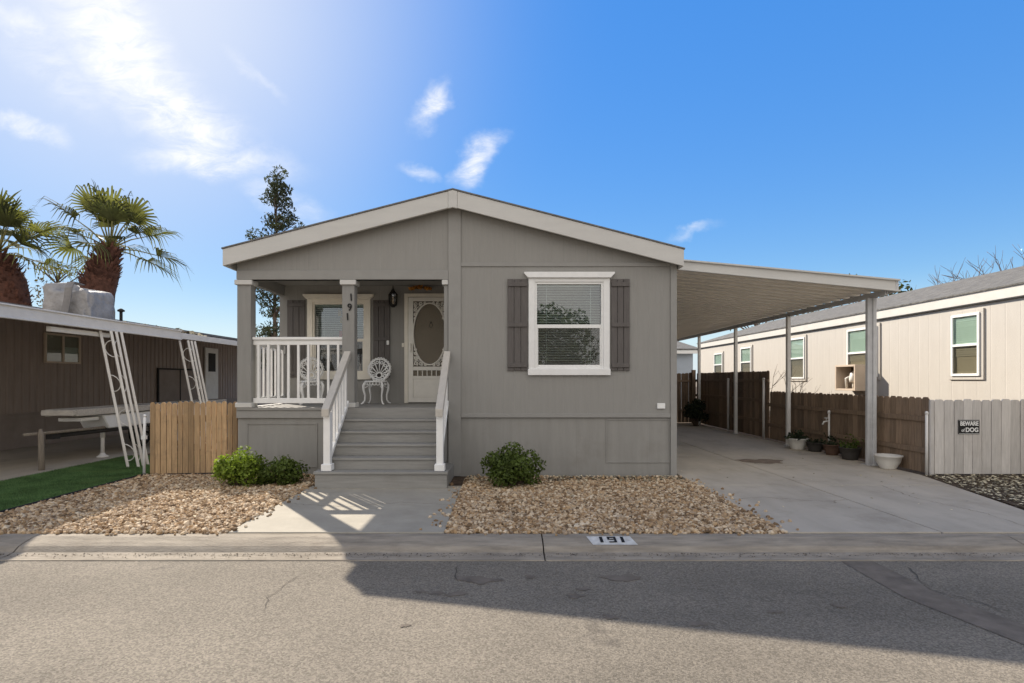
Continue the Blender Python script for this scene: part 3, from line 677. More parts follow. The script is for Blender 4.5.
mb = MB(); mb.box(sx0+.025,sx0+.06,ys0-.045,ys0-.002,2.13,2.30); mb.build('handle', 'ivory', sd, bev=.008)
# wall lantern, switch plates, bell
lx, lz = (393.5-CX)*10.6/F, EYE+(380-299)*10.6/F
mb = MB(); mb.box(lx-.045,lx+.045,yb-.022,yb-.002,lz-.12,lz+.12)
mb.tube([(lx,yb-.02,lz+.10),(lx,yb-.10,lz+.17),(lx,yb-.16,lz+.14)], .01, 6)
mb.lathe([(.004,.26),(.012,.2),(.045,.14),(.085,.09),(.09,.08),(.004,.085)][::-1], (lx,yb-.16,lz), 8, False)
mb.lathe([(.03,-.17),(.065,-.13),(.07,-.12),(.02,-.115)], (lx,yb-.16,lz), 8, False)
for k in range(6):
    q = k*math.pi/3; mb.tube([(lx+.068*math.cos(q),yb-.16+.068*math.sin(q),lz-.12),(lx+.085*math.cos(q),yb-.16+.085*math.sin(q),lz+.085)], .007, 4)
wl = mb.build('wall_lantern', 'iron', H)
mb = MB(); mb.lathe([(.06,-.115),(.077,.08)], (lx,yb-.16,lz), 8, False); mb.build('lantern_glass', 'glassdark', wl)
mb = MB(); mb.lathe([(.008,-.11),(.022,-.06),(.022,-.02),(.008,.03)], (lx,yb-.16,lz), 8); mb.build('bulb', 'ochre', wl)
for (px, py, w, h_, d) in ((387.5,342.5,.05,.085,10.62),):
    x = (px-CX)*d/F; z = EYE-(py-HY)*d/F; mb = MB(); mb.box(x-w/2,x+w/2,yb-.065,yb-.052,z-h_/2,z+h_/2); mb.build('door_bell', 'vinyl', H, bev=.004)
x = (403-CX)*10.66/F; z = EYE-(345-HY)*10.66/F; mb = MB(); mb.box(x-.022,x+.022,yb-.06,yb-.048,z-.04,z+.04); mb.build('switch_plate', 'cream', H, bev=.004)
x = (661-CX)*8.99/F; z = EYE-(406-HY)*8.99/F; mb = MB(); mb.box(x-.066,x+.066,-.03,-.002,z-.045,z+.045); mb.build('outlet_cover', 'vinyl', H, bev=.006)
x = -4.34; mb = MB(); mb.box(x-.045,x+.045,PB-.07,PB-.03,2.10,2.26); mb.build('meter_cover', 'white', H, bev=.008)
# autumn leaf garland above the door
rng = np.random.default_rng(5); n = 70
gx = -1.83+.42*rng.random(n); gp = np.stack([gx, np.full(n,yb-.07)-.03*rng.random(n), 3.385+.05*rng.random(n)-.04*((gx+1.62)/.21)**2], 1)
t = thing('leaf_garland', 'small orange and gold leaf garland hung over the storm door', 'garland', (-1.62,yb-.06,3.37))
leaf_cloud('leaves', gp, .075, 'autumn', t, .7)
mb = MB(); mb.tube([(-1.85,yb-.05,3.35),(-1.62,yb-.06,3.41),(-1.4,yb-.05,3.35)], .006, 5); mb.build('vine', 'twig', t)

# ------------------------------------------------------------------ front steps
T = thing('front_steps', 'grey wooden front steps with white handrails leading to porch', 'steps', (-1.74,-.6,0))
zs = [.25,.424,.598,.772,.946]; yr = [-1.17,-.97,-.73,-.49,-.245]
mb = MB(); mb.box(-2.735,-.815,-1.155,.0,-.02,.205); mb.build('plinth', 'tread', T, bev=.004)
mb = MB(); mb.box(-2.75,-.80,-1.18,-.967,.208,.25); mb.build('tread', 'tread', T, bev=.006)
sxa, sxb = -2.62,-.97
for i in range(1,5):
    yN = yr[i+1] if i < 4 else -.035
    mb = MB(); mb.box(sxa,sxb,yr[i]-.022,yN-.002,zs[i]-.036,zs[i]); mb.build('tread', 'tread', T, bev=.005)
    mb = MB(); mb.box(sxa+.01,sxb-.01,yr[i],yr[i]+.02,zs[i-1]+.001,zs[i]-.038); mb.build('riser', 'tread', T)
mb = MB(); mb.box(sxa+.01,sxb-.01,-.06,-.035,.947,1.118); mb.build('riser', 'tread', T)
mb = MB()
for x in (sxa-.04, sxb+.005):
    mb = MB(); mb.yz([(-1.0,.252),(-.035,.252),(-.035,1.07),(-.245,1.07-.12),(-.97,.424)], x, x+.034)
    mb.build('stringer', 'post', T)
for hx in (-2.575,-.925):
    yA, zA, yB_, zB = -1.10, 1.235, -.06, 2.06
    mb = MB(); mb.yz([(yA-.09,zA-.075),(yB_,zB),(yB_,zB-.115),(yA-.09,zA-.19)], hx-.055, hx+.055)
    hr = mb.build('handrail', 'rail', T, bev=.006)
    mb = MB(); mb.box(hx-.05,hx+.05,-1.12,-1.02,.252,zA-.125); mb.build('newel_post', 'white', hr, bev=.005)
    mb = MB(); mb.box(hx-.075,hx+.075,-1.145,-.995,.2525,.35); mb.build('newel_base', 'white', hr, bev=.006)
    mb = MB(); mb.yz([(-1.02,.36),(-.06,1.16),(-.06,1.24),(-1.02,.44)], hx-.025, hx+.025); mb.build('lower_rail', 'white', hr, bev=.004)
    mb = MB()
    for k in range(6):
        y = -1.02+.96*(k+.7)/6.4; zl = .40+(y+1.02)*.833+.03; zu = zA+(y-yA)*.793-.125
        mb.yz([(y-.018,zl-.015),(y+.018,zl+.015),(y+.018,zu+.014),(y-.018,zu-.014)], hx-.018, hx+.018)
    mb.build('balusters', 'white', hr, bev=.003)

# ------------------------------------------------------------------ bistro chairs
def make_chair(label):
    t = thing('garden_chair', label, 'chair', (0,0,0), 'white cast iron chairs on the porch')
    # seat: pierced disc, facing -y
    mb = MB(); mb.ring((0,0,.43),(1,0,0),(0,1,0),.195,.185,.017,32,6); mb.ring((0,0,.43),(1,0,0),(0,1,0),.11,.105,.010,24,5); mb.ring((0,0,.43),(1,0,0),(0,1,0),.045,.045,.009,16,5)
    for k in range(14):
        q = 2*math.pi*k/14; mb.tube([(.045*math.cos(q),.045*math.sin(q),.432),(.19*math.cos(q),.18*math.sin(q),.432)], .009, 5)
        mb.ring((.15*math.cos(q+.22),.145*math.sin(q+.22),.43),(1,0,0),(0,1,0),.026,.026,.007,10,4)
    mb.build('seat', 'white', t)
    mb = MB()                                                  # scalloped apron
    for k in range(18):
        q = 2*math.pi*k/18; c = (.185*math.cos(q),.175*math.sin(q),.395); u = (-math.sin(q),math.cos(q),0); mb.ring(c,u,(0,0,1),.032,.035,.009,10,4)
    mb.build('apron', 'white', t)
    # back: shell of ribs inside a scalloped oval
    mb = MB(); zc, R0, R1, tilt = .665, .205, .20, .12
    def bp(x, z): return (x, .165+tilt*(z-.45), z)
    ux, uz = (1,0,0), Vector((0,tilt,1)).normalized()
    mb.ring(bp(0,zc),ux,uz,R0,R1,.015,40,6)
    hub = (0,zc-.115)
    mb.ring(bp(*hub),ux,uz,.055,.05,.013,20,6)
    for k in range(11):
        q = math.pi*(-.10+1.20*k/10); dx, dz = math.cos(q), math.sin(q)
        # distance to the oval
        s = .02
        while (hub[0]+dx*s)**2/R0**2+(hub[1]+dz*s-zc)**2/R1**2 < 1: s += .005
        mb.tube([bp(dx*.05,hub[1]+dz*.05), bp(dx*s*.6,hub[1]+dz*s*.6), bp(dx*s,hub[1]+dz*s)], [.009,.011,.012], 5)
        if k < 10:
            q2 = q+math.pi*.06; e = (math.cos(q2)*s*.80, hub[1]+math.sin(q2)*s*.80); mb.ring(bp(*e),ux,uz,.024,.024,.009,12,5)
    for k in range(26):
        q = 2*math.pi*k/26
        mb.ring(bp(R0*1.06*math.cos(q),zc+R1*1.06*math.sin(q)),ux,uz,.019,.019,.008,8,4)
    for s in (-1,1):
        mb.tube([bp(s*.13,.52),bp(s*.10,.47),(s*.11,.16,.43)], [.014,.013,.014], 6)
        mb.tube([bp(s*.03,.505),bp(s*.07,.47),bp(s*.045,.445),bp(s*.02,.47)], .010, 5)
    mb.build('backrest', 'white', t)
    for sx in (-1,1):
        for sy in (-1,1):
            mb = MB(); a = math.pi/4
            def q(r, z): return (sx*r*.78, sy*r*.72, z)
            mb.tube([q(.20,.42),q(.235,.36),q(.235,.28),q(.205,.17),q(.21,.08),q(.25,.02),q(.285,.012)], [.020,.026,.022,.016,.015,.017,.014], 6)
            mb.tube([q(.225,.31),q(.17,.33),q(.13,.39)], [.010,.009,.009], 5)
            mb.build('leg', 'white', t)
    return t
ch = make_chair('ornate white iron chair between the window and the storm door')
c2 = copy_tree(ch); c2['label'] = 'ornate white iron chair seen through the porch railing balusters'
ch.location = ((376-CX)*10.25/F, 1.25, 1.122); ch.rotation_euler.z = R(-6)
c2.location = ((312-CX)*10.15/F, 1.15, 1.122); c2.rotation_euler.z = R(24)

# ------------------------------------------------------------------ carport
C = thing('carport', 'pale metal carport roof on posts over the driveway', 'carport', (5,1,0))
cx0, cx1 = 2.965, 6.99
def cz(x): return 3.655-.097*(x-cx0)
ya, ye = .62, 14.2
mb = MB(); pit = .305; y = ya+.04
while y < ye:
    # W-pan: flat pan with an upstanding hollow rib (ribs run down the slope)
    w = min(pit, ye-y)
    mb.prism([(cx0,y,cz(cx0)),(cx0,y+w-.083,cz(cx0)),(cx1,y+w-.083,cz(cx1)),(cx1,y,cz(cx1))], (0,0,.004))
    mb.prism([(cx0,y+w-.085,cz(cx0)-.078),(cx0,y+w-.003,cz(cx0)-.078),(cx1-.055,y+w-.003,cz(cx1-.055)-.078),(cx1-.055,y+w-.085,cz(cx1-.055)-.078)], (0,0,.080))
    mb.prism([(cx0,y+.115,cz(cx0)-.014),(cx0,y+.14,cz(cx0)-.014),(cx1,y+.14,cz(cx1)-.014),(cx1,y+.115,cz(cx1)-.014)], (0,0,.013))
    y += pit
mb.build('roof_panel', 'panmetal', C)
mb = MB(); y0_, y1_ = ya-.05, ya+.038
mb.xz([(cx0-.02,cz(cx0)-.09),(cx1+.0,cz(cx1)-.10),(cx1+.0,cz(cx1)+.10),(cx0-.02,cz(cx0)+.085)], ya-.01, ya+.038)
mb.xz([(cx0-.02,cz(cx0)-.105),(cx1+.06,cz(cx1)-.115),(cx1+.06,cz(cx1)-.085),(cx0-.02,cz(cx0)-.075)], ya-.05, ya-.012)
mb.xz([(cx0-.02,cz(cx0)+.06),(cx1+.06,cz(cx1)+.075),(cx1+.06,cz(cx1)+.105),(cx0-.02,cz(cx0)+.09)], ya-.05, ya-.012)
mb.build('front_fascia', 'galvbeige' if 'galvbeige' in M else 'fascia', C, bev=.004)
mb = MB(); mb.box(cx1+.003,cx1+.055,ya-.01,ya+.30,cz(cx1)-.115,cz(cx1)+.10); mb.build('gutter_end', 'galv', C, bev=.004)
bt = cz(6.86)-.079
mb = MB(); mb.box(6.845,6.860,ya+.05,ye,bt-.095,bt); mb.box(6.880,6.895,ya+.05,ye,bt-.095,bt); mb.box(6.860,6.880,ya+.05,ye,bt-.095,bt-.07); mb.build('beam', 'galv', C, bev=.003)
for k, yp in enumerate((1.03,3.93,6.85,9.80)):
    mb = MB(); w = .085 if k == 0 else .042
    X = 6.835 if k == 0 else 6.83
    if k == 0:
        mb.box(X-.085,X-.035,yp-.035,yp+.035,.006,bt-.097); mb.box(X+.02,X+.085,yp-.035,yp+.035,.006,bt-.097); mb.box(X-.036,X+.021,yp-.015,yp+.015,.006,bt-.097)
    else: mb.box(X-w,X+w,yp-w,yp+w,.006,bt-.097)
    p = mb.build('post', 'galv' if k == 0 else 'alu', C, bev=.006)
    mb = MB(); mb.box(X-w-.03,X+w+.03,yp-w-.02,yp+w+.02,.0045,.014); mb.build('base_plate', 'galv', p)

# ------------------------------------------------------------------ fences
def pickets(mb, a, b, z0, z1, w=.14, gap=.006, th=.018, ear=.03, seed=1, wob=.012):
    rd = random.Random(seed); a = Vector((a[0],a[1],0)); b = Vector((b[0],b[1],0)); L = (b-a).length; u = (b-a)/L; nrm = Vector((-u.y,u.x,0))
    s = 0
    while s < L-.02:
        ww = min(w*rd.uniform(.92,1.06), L-s); h = z1+rd.uniform(-wob,wob); mb.tone = rd.random(); ln = rd.uniform(-.006,.006); e = min(ear, ww*.35)
        pts = [(s,z0),(s+ww-gap,z0),(s+ww-gap+ln,h-e),(s+ww-gap-e+ln,h),(s+e+ln,h),(s+ln,h-e)]
        j = rd.uniform(-.003,.003)
        mb.prism([a+u*p+nrm*j+Vector((0,0,z)) for p, z in pts], nrm*th); s += ww
    mb.tone = .5
def fence(name, label, a, b, z1, m, posts, rails, seed, side=-1, gap=.008, postm=None, railm=None, w=.14, ear=.03, post_h=None, z0=.02, wob=.012, railside=1):
    t = thing(name, label, 'fence', ((a[0]+b[0])/2,(a[1]+b[1])/2,0))
    mb = MB(); pickets(mb, a, b, z0, z1, w, gap, seed=seed, ear=ear, wob=wob); mb.build('picket_panel', m, t)
    A = Vector((a[0],a[1],0)); B = Vector((b[0],b[1],0)); u = (B-A).normalized(); nr = Vector((-u.y,u.x,0))*railside
    base = .021 if railside > 0 else .003
    for z in rails:
        mb = MB(); o = nr*(base+.001); mb.prism([A+o+Vector((0,0,z)), B+o+Vector((0,0,z)), B+o+Vector((0,0,z+.085)), A+o+Vector((0,0,z+.085))], nr*.036); mb.build('rail', railm or m, t, bev=.004)
    for s, h, r in posts:
        c = A+u*s+nr*(base+.04+r); mb = MB()
        if postm: mb.tube([(c.x,c.y,0),(c.x,c.y,h)], r, 10); mb.lathe([(r*1.15,h-.03),(r*1.15,h),(r*.6,h+.02)], (c.x,c.y,0), 10)
        else: mb.box(c.x-r,c.x+r,c.y-r,c.y+r,0,h)
        mb.build('post', postm or m, t)
    return t
# left cedar fence between house and white pole (rails behind)
fence('picket_fence', 'short tan cedar picket fence beside the left end of the porch', (-5.87,-.02), (-4.45,.16), 1.21, 'cedar', [(.1,1.05,.045),(1.35,1.05,.045)], [.3,.9], 3, w=.088, ear=.026, railside=1, gap=.011, wob=.02)
mb = MB(); mb.tube([(-5.94,-.06,0),(-5.94,-.06,.62),(-5.93,-.06,.98)], .022, 8); mb.box(-5.975,-5.905,-.085,-.035,.60,.66); mb.lathe([(.026,.97),(.026,1.0),(.008,1.015)],(-5.93,-.06,0),8)
tag(mb.build('white_pole', 'white'), 'thin white pole standing at the open end of the cedar fence', 'pole')
# right side: tall brown, low brown
fence('board_fence', 'tall dark brown board fence along the far end of driveway', (7.14,5.45), (7.14,10.85), 1.83, 'oldwood', [(.15,1.62,.032),(2.45,1.62,.032)], [.42,.98,1.52], 5, postm='alu', railside=1, wob=.01)
fence('board_fence', 'low weathered brown picket fence behind the carport flower pots', (7.14,.04), (7.14,5.43), 1.285, 'oldwood', [(-.045,1.04,.022)], [.35,.88], 6, postm='alu', railside=1, w=.15, ear=.035)
fence('board_fence', 'brown board fence closing off the back of the carport', (7.10,10.9), (2.95,10.9), 1.84, 'oldwood', [(.12,1.95,.06)], [.42,1.50], 8, railside=1)
g = fence('gate_fence', 'grey painted board fence carrying the black dog warning sign', (7.17,-.03), (12.6,-.03), 1.255, 'greywood', [], [.3,.95], 11, w=.165, ear=.03, railside=1, wob=.008)
mb = MB(); mb.box(7.09,7.155,-.045,.0,.0,1.25); mb.build('post', 'greywood', g, bev=.008)
# dog sign
sxc, szc = (970.5-CX)*8.93/F, EYE-(427-HY)*8.93/F
t = thing('warning_sign', 'black beware of dog sign fixed to the grey fence boards', 'sign', (sxc,-.04,szc))
mb = MB(); mb.box(sxc-.175,sxc+.175,-.045,-.0335,szc-.118,szc+.118); mb.build('sign_board', 'black', t, bev=.004)
mb = MB(); place_text(mb, 'BEWARE', .098, (sxc,-.047,szc+.052), (1,0,0), (0,0,1), .003, .80, .003); place_text(mb, 'of', .07, (sxc-.105,-.047,szc-.058), (1,0,0), (0,0,1), .003, .9, .001); place_text(mb, 'DOG', .098, (sxc+.045,-.047,szc-.052), (1,0,0), (0,0,1), .003, .95, .003)
for a in ((sxc-.168,sxc+.168,szc+.108,szc+.112),(sxc-.168,sxc+.168,szc-.112,szc-.108)): mb.box(a[0],a[1],-.0475,-.0455,a[2],a[3])
mb.build('lettering', 'signwhite', t)

# ------------------------------------------------------------------ pots and plants along the carport
def pot_things():
    G = 'pots along the brown fence'
    def bowl(name, label, px, X, r, h, m, plant, foot=.6, n=60, leaf=.08, ph=.22, leafm='shrubdark'):
        d = X*F/(px-CX); y = d+CY
        t = thing(name, label, 'plant pot', (X,y,.005), G)
        mb = MB(); mb.lathe([(r*foot,.0),(r*foot*1.03,.02),(r*.86,h*.5),(r*.98,h*.9),(r*1.04,h*.92),(r*1.04,h),(r*.93,h),(r*.90,h*.85)], (X,y,.005), 24); mb.build('pot', m, t)
        mb = MB(); mb.lathe([(r*.90,h*.80),(r*.5,h*.84),(.01,h*.86)], (X,y,.005), 20); mb.build('soil', 'soil', t)
        if plant:
            global rng; rng = np.random.default_rng(int(px))
            p = rng.normal(size=(n,3))*np.array([r*.45,r*.45,ph*.3]); p[:,2] = np.abs(p[:,2])+h*.9
            leaf_cloud('plant', p+np.array([X,y,.0]), leaf, leafm, t, .45, None)
        return t
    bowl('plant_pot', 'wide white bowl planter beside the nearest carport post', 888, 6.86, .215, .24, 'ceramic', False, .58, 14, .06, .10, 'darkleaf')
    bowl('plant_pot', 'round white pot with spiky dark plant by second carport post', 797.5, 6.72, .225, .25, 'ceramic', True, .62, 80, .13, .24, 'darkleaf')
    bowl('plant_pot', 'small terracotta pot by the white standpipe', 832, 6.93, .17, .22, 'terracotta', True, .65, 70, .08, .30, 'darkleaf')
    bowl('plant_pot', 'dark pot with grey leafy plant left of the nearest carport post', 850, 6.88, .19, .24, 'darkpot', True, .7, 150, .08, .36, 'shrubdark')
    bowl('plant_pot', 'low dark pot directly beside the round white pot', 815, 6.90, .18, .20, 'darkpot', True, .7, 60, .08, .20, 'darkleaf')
pot_things()
X, Y = 7.03, 7.03*F/(829-CX)+CY
mb = MB(); mb.tube([(X,Y,0),(X,Y,.88)], .020, 8); mb.tube([(X,Y,.70),(X-.11,Y,.68),(X-.14,Y,.62)], .018, 6); mb.lathe([(.03,.85),(.03,.91),(.015,.93)],(X,Y,0),8); mb.ring((X-.06,Y,.76),(1,0,0),(0,1,0),.035,.035,.007,12,4); mb.tube([(X-.06,Y,.70),(X-.06,Y,.76)], .007, 5)
tag(mb.build('standpipe', 'alu'), 'white standpipe with tap in front of low brown fence', 'tap')
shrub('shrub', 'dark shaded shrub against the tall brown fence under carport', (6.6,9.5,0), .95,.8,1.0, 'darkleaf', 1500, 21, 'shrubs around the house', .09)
bare_tree('bare_shrub', 'leafless twiggy shrub between brown fence and beige house', (8.2,7.3,0), 2.6, 4, .022, .38, 3, 'bare shrub', 5)
bare_tree('bare_shrub', 'small leafless twigs showing above the low brown fence', (8.3,5.3,0), 1.75, 9, .014, .42, 3, 'bare shrub', 4)

# ------------------------------------------------------------------ shrubs by the porch
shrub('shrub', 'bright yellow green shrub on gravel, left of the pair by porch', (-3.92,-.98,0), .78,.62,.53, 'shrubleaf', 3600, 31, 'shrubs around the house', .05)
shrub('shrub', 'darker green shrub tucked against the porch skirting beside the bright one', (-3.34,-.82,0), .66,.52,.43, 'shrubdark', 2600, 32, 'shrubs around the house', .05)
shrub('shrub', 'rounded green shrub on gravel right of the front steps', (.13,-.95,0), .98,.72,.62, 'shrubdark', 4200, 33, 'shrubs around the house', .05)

# ------------------------------------------------------------------ right neighbour
WX = 9.5
N2 = thing('neighbor_house', 'beige house with grey shingle roof beyond the brown fence', 'house', (WX,7,0))
mb = MB(); mb.box(WX,WX+7,-1.6,17,0,3.28); mb.xz([(WX,3.28),(WX+7,3.28),(WX+3.5,4.28)], -1.6,-1.5); mb.xz([(WX,3.28),(WX+7,3.28),(WX+3.5,4.28)], 16.9,17); mb.build('wall', 'beige', N2)
mb = MB()
for a, b in ((WX-.07, WX+3.5),(WX+7.07, WX+3.5)):
    za = 3.33; zb = 4.40
    mb.xz([(a,za),(b,zb),(b,zb+.03),(a,za+.03)], -1.9,17.3)
mb.build('roof', 'shingleg', N2)
mb = MB(); mb.box(WX-.045,WX-.004,-1.88,17.28,3.12,3.335); mb.build('eave_fascia', 'eavepaint', N2, bev=.004)
mb = MB(); mb.box(WX-.055,WX-.004,-1.885,17.285,3.095,3.118); mb.build('eave_strip', 'iron', N2)  # thin dark strip directly under the eave fascia
def side_window(par, X, d0, d1, z0, z1, sgn=-1, fr='vinyl', gl='glassgreen', tr='beige', blind=2, zm=None):
    y0, y1 = min(d0,d1)+CY, max(d0,d1)+CY; x = lambda q: X+sgn*q
    mb = MB(); w = .075
    for a in ((y0-w,y1+w,z1,z1+w),(y0-w,y1+w,z0-w,z0),(y0-w,y0,z0,z1),(y1,y1+w,z0,z1)): mb.box(x(.003),x(.03),a[0],a[1],a[2],a[3])
    t = mb.build('window', tr, par, bev=.004)
    mb = MB(); f = .05; zm = zm or (z0+z1)/2
    for a in ((y0,y1,z1-f,z1),(y0,y1,z0,z0+f),(y0,y0+f,z0+f,z1-f),(y1-f,y1,z0+f,z1-f),(y0+f,y1-f,zm-.025,zm+.025)): mb.box(x(.003),x(.055),a[0],a[1],a[2],a[3])
    mb.build('frame', fr, t, bev=.004)
    mb = MB(); mb.box(x(.036),x(.040),y0+f,y1-f,zm+.026,z1-f); mb.build('pane', gl, t)
    mb = MB(); mb.box(x(.036),x(.040),y0+f,y1-f,z0+f,zm-.026); mb.build('pane', 'glassdark', t)
    mb = MB(); z = z1-.07; zb = z0+.06 if blind == 1 else zm-.2
    while z > zb: mb.box(x(.012),x(.016),y0+f+.01,y1-f-.01,z-.037,z); z -= .042
    mb.build('blinds', 'blind', t)
    mb = MB(); mb.box(x(.004),x(.006),y0+f,y1-f,z0+f,z1-f); mb.build('backing', 'ivory', t)
side_window(N2, WX, 10.72,11.40,1.66,2.93)
side_window(N2, WX, 13.65,14.85,1.66,2.95)
side_window(N2, WX, 16.95,17.85,1.62,2.93)
side_window(N2, WX, 20.6,21.5,1.7,2.85)
side_window(N2, WX, 23.3,24.2,1.75,2.75)
# open fronted box on the wall with a white valve assembly
mb = MB(); bx0, bx1, by0, by1, bz0, bz1 = WX-.45, WX-.003, 4.88,5.72,1.30,1.98; w = .05
mb.box(bx0,bx1,by0,by0+w,bz0,bz1); mb.box(bx0,bx1,by1-w,by1,bz0,bz1); mb.box(bx0,bx1,by0+w,by1-w,bz0,bz0+w); mb.box(bx0,bx1,by0+w,by1-w,bz1-w,bz1); mb.box(bx1-.02,bx1,by0+w,by1-w,bz0+w,bz1-w)
bxo = mb.build('wall_box', 'meterbox', N2, bev=.004)
mb = MB(); mb.tube([(WX-.2,5.3,bz0+.05),(WX-.2,5.3,1.55)], .05, 8); mb.lathe([(.12,1.52),(.13,1.6),(.10,1.78),(.02,1.82)],(WX-.2,5.28,0),12); mb.tube([(WX-.3,5.45,bz0+.06),(WX-.32,5.45,1.62),(WX-.25,5.35,1.68)], .03, 6); mb.build('water_valve', 'ceramic', bxo)
# blue grey house at the far end
B2 = thing('neighbor_house', 'pale blue grey house far behind the carport back fence', 'house', (6.5,20,0))
mb = MB(); mb.box(2.5,10.2,20,27,0,3.15); mb.build('wall', 'bluewall', B2)
mb = MB(); mb.yz([(19.6,3.16),(23.5,3.85),(27.4,3.16),(27.4,3.24),(23.5,3.93),(19.6,3.24)], 2.2,10.5); mb.build('roof', 'shingleg', B2)
mb = MB(); mb.box(2.3,10.4,19.62,19.65,2.98,3.158); mb.build('eave_fascia', 'vinyl', B2)
mb = MB(); mb.box(8.2,9.3,19.96,19.997,1.3,2.4); mb.build('window', 'dark', B2)

# ------------------------------------------------------------------ left neighbour
LX = -11.2
N1 = thing('neighbor_house', 'dark brown ribbed metal house behind the white awning', 'house', (LX,6,0))
mb = MB(); y = -3.0; YE = 17.0; vs = []; rows = []
# ribbed siding as a folded sheet
yy = []; k = 0
while y < YE:
    yy += [(y,0),(y+.13,0),(y+.145,-.018),(y+.185,-.018)]; y += .20
for a in yy: vs += [(LX+a[1], a[0], .80), (LX+a[1], a[0], 3.22)]
n = len(yy); mb.add(vs, [(2*i, 2*i+2, 2*i+3, 2*i+1) for i in range(n-1)])
mb.box(LX-5,LX-.03,-3,YE,.0,3.2); mb.build('wall', 'brown', N1)
mb = MB(); y = -3.0
while y < YE: mb.box(LX-.02,LX+.012,y,y+1.19,0,.775); y += 1.2
mb.build('skirting', 'brownskirt', N1, bev=.004)
mb = MB(); mb.box(LX-.02,LX+.03,-3,YE,.778,.815); mb.build('belt_strip', 'brownskirt', N1)
mb = MB(); mb.xz([(LX-5.2,3.24),(LX+.1,3.24),(LX+.1,3.32),(LX-2.5,3.5),(LX-5.2,3.32)], -3.2,YE+.2); mb.build('roof', 'shingle', N1)
# sliding window
def slider(par, d0, d1, z0, z1):
    y0, y1 = d0+CY, d1+CY; x = LX+.004; mb = MB(); f = .045; ym = (y0+y1)/2
    for a in ((y0,y1,z1-f,z1),(y0,y1,z0,z0+f),(y0,y0+f,z0+f,z1-f),(y1-f,y1,z0+f,z1-f),(ym-.025,ym+.025,z0+f,z1-f)): mb.box(x,x+.06,a[0],a[1],a[2],a[3])
    t = mb.build('window', 'ivorydark' if 'ivorydark' in M else 'meterbox', par, bev=.004)
    mb = MB(); mb.box(x+.03,x+.034,y0+f,y1-f,z0+f,z1-f); mb.build('pane', 'glass', t)
    mb = MB(); mb.box(x+.004,x+.008,ym+.03,y1-f,z0+f,z0+.42); mb.build('curtain', 'cream', t)
    mb = MB(); mb.box(x+.001,x+.003,y0+f,y1-f,z0+f,z1-f); mb.build('backing', 'meterbox', t)
slider(N1, 13.15,14.25,2.0,2.74)
# far door with a small window, and a second dark window
d0, d1 = 20.2, 21.1
mb = MB(); mb.box(LX+.02,LX+.07,d0+CY,d1+CY,.85,2.80); dd = mb.build('door', 'alu', N1, bev=.01)
mb = MB(); mb.box(LX+.072,LX+.078,d0+CY+.2,d1+CY-.2,1.9,2.6); mb.build('door_window', 'dark', dd)
# storage doors low on the wall, edged with a thin frame
d0, d1 = 17.5, 19.8
mb = MB(); mb.box(LX+.02,LX+.05,d0+CY,d1+CY,.83,1.92); sdr = mb.build('storage_door', 'brownskirt', N1, bev=.008)
mb = MB()
for a in ((d0-.05,d0,.83,1.97),(d1,d1+.05,.83,1.97),(d0,d1,1.925,1.97),(d0+1.13,d0+1.17,.83,1.92)): mb.box(LX+.02,LX+.065,a[0]+CY,a[1]+CY,a[2],a[3])
mb.build('door_frame', 'dark', sdr)
# awning on lattice posts
AW = thing('awning', 'white flat awning on splayed lattice posts beside brown house', 'awning', (-9,2,0))
AX = -7.2
mb = MB()
y = -2.6
while y < 14:
    mb.prism([(LX+.05,y,3.20),(AX,y,2.60),(AX,y+.29,2.60),(LX+.05,y+.29,3.20)], (0,0,.02))
    mb.prism([(LX+.05,y+.292,3.17),(AX,y+.292,2.57),(AX,y+.328,2.57),(LX+.05,y+.328,3.17)], (0,0,.052)); y += .33
mb.build('roof_panel', 'brownskirt', AW)
mb = MB(); mb.box(AX+.002,AX+.05,-2.65,3.0,2.47,2.68); mb.box(AX+.052,AX+.075,-2.65,3.0,2.47,2.495); mb.box(AX+.052,AX+.075,-2.65,3.0,2.655,2.68); mb.build('front_fascia', 'alu', AW, bev=.004)
mb = MB(); mb.box(AX+.002,AX+.04,3.01,14.0,2.50,2.63); mb.build('front_fascia', 'alu', AW, bev=.004)
mb = MB(); mb.box(AX-.12,AX-.04,-.35,.95,2.36,2.44); mb.build('beam', 'alu', AW, bev=.004)
def lattice(yp):
    mb = MB()
    zt = 2.46; xa, xb = AX, AX+.50
    def P(z, u, v): k = 1-z/zt; return (xa+(xb-xa)*k+u, yp+v, z)
    for u, v in ((-.02,0),(.17,0),(.17,.26),(.17,.13)):
        mb.tube([P(0,u,v),P(zt,u,v)], .028, 4, smooth=False)
    p = mb.build('lattice_post', 'alu', AW)
    z = .12; i = 0
    while z < zt-.3:
        s = 1 if i % 2 else -1; sc = MB()
        pts = []
        for k in range(9):
            q = -math.pi/2+math.pi*k/8; pts.append(P(z+.16+.15*math.sin(q), .075+s*(.085-.16*math.cos(q)), 0))
        sc.tube(pts, .009, 4)
        pts = [P(z+.16+.15*math.sin(-math.pi/2+math.pi*k/8), .17, .13*.5+s*(.05-.1*math.cos(-math.pi/2+math.pi*k/8))) for k in range(9)]
        sc.tube(pts, .008, 4); sc.build('scrollwork', 'alu', p)
        z += .62; i += 1
lattice(9.68+CY); lattice(12.05+CY)
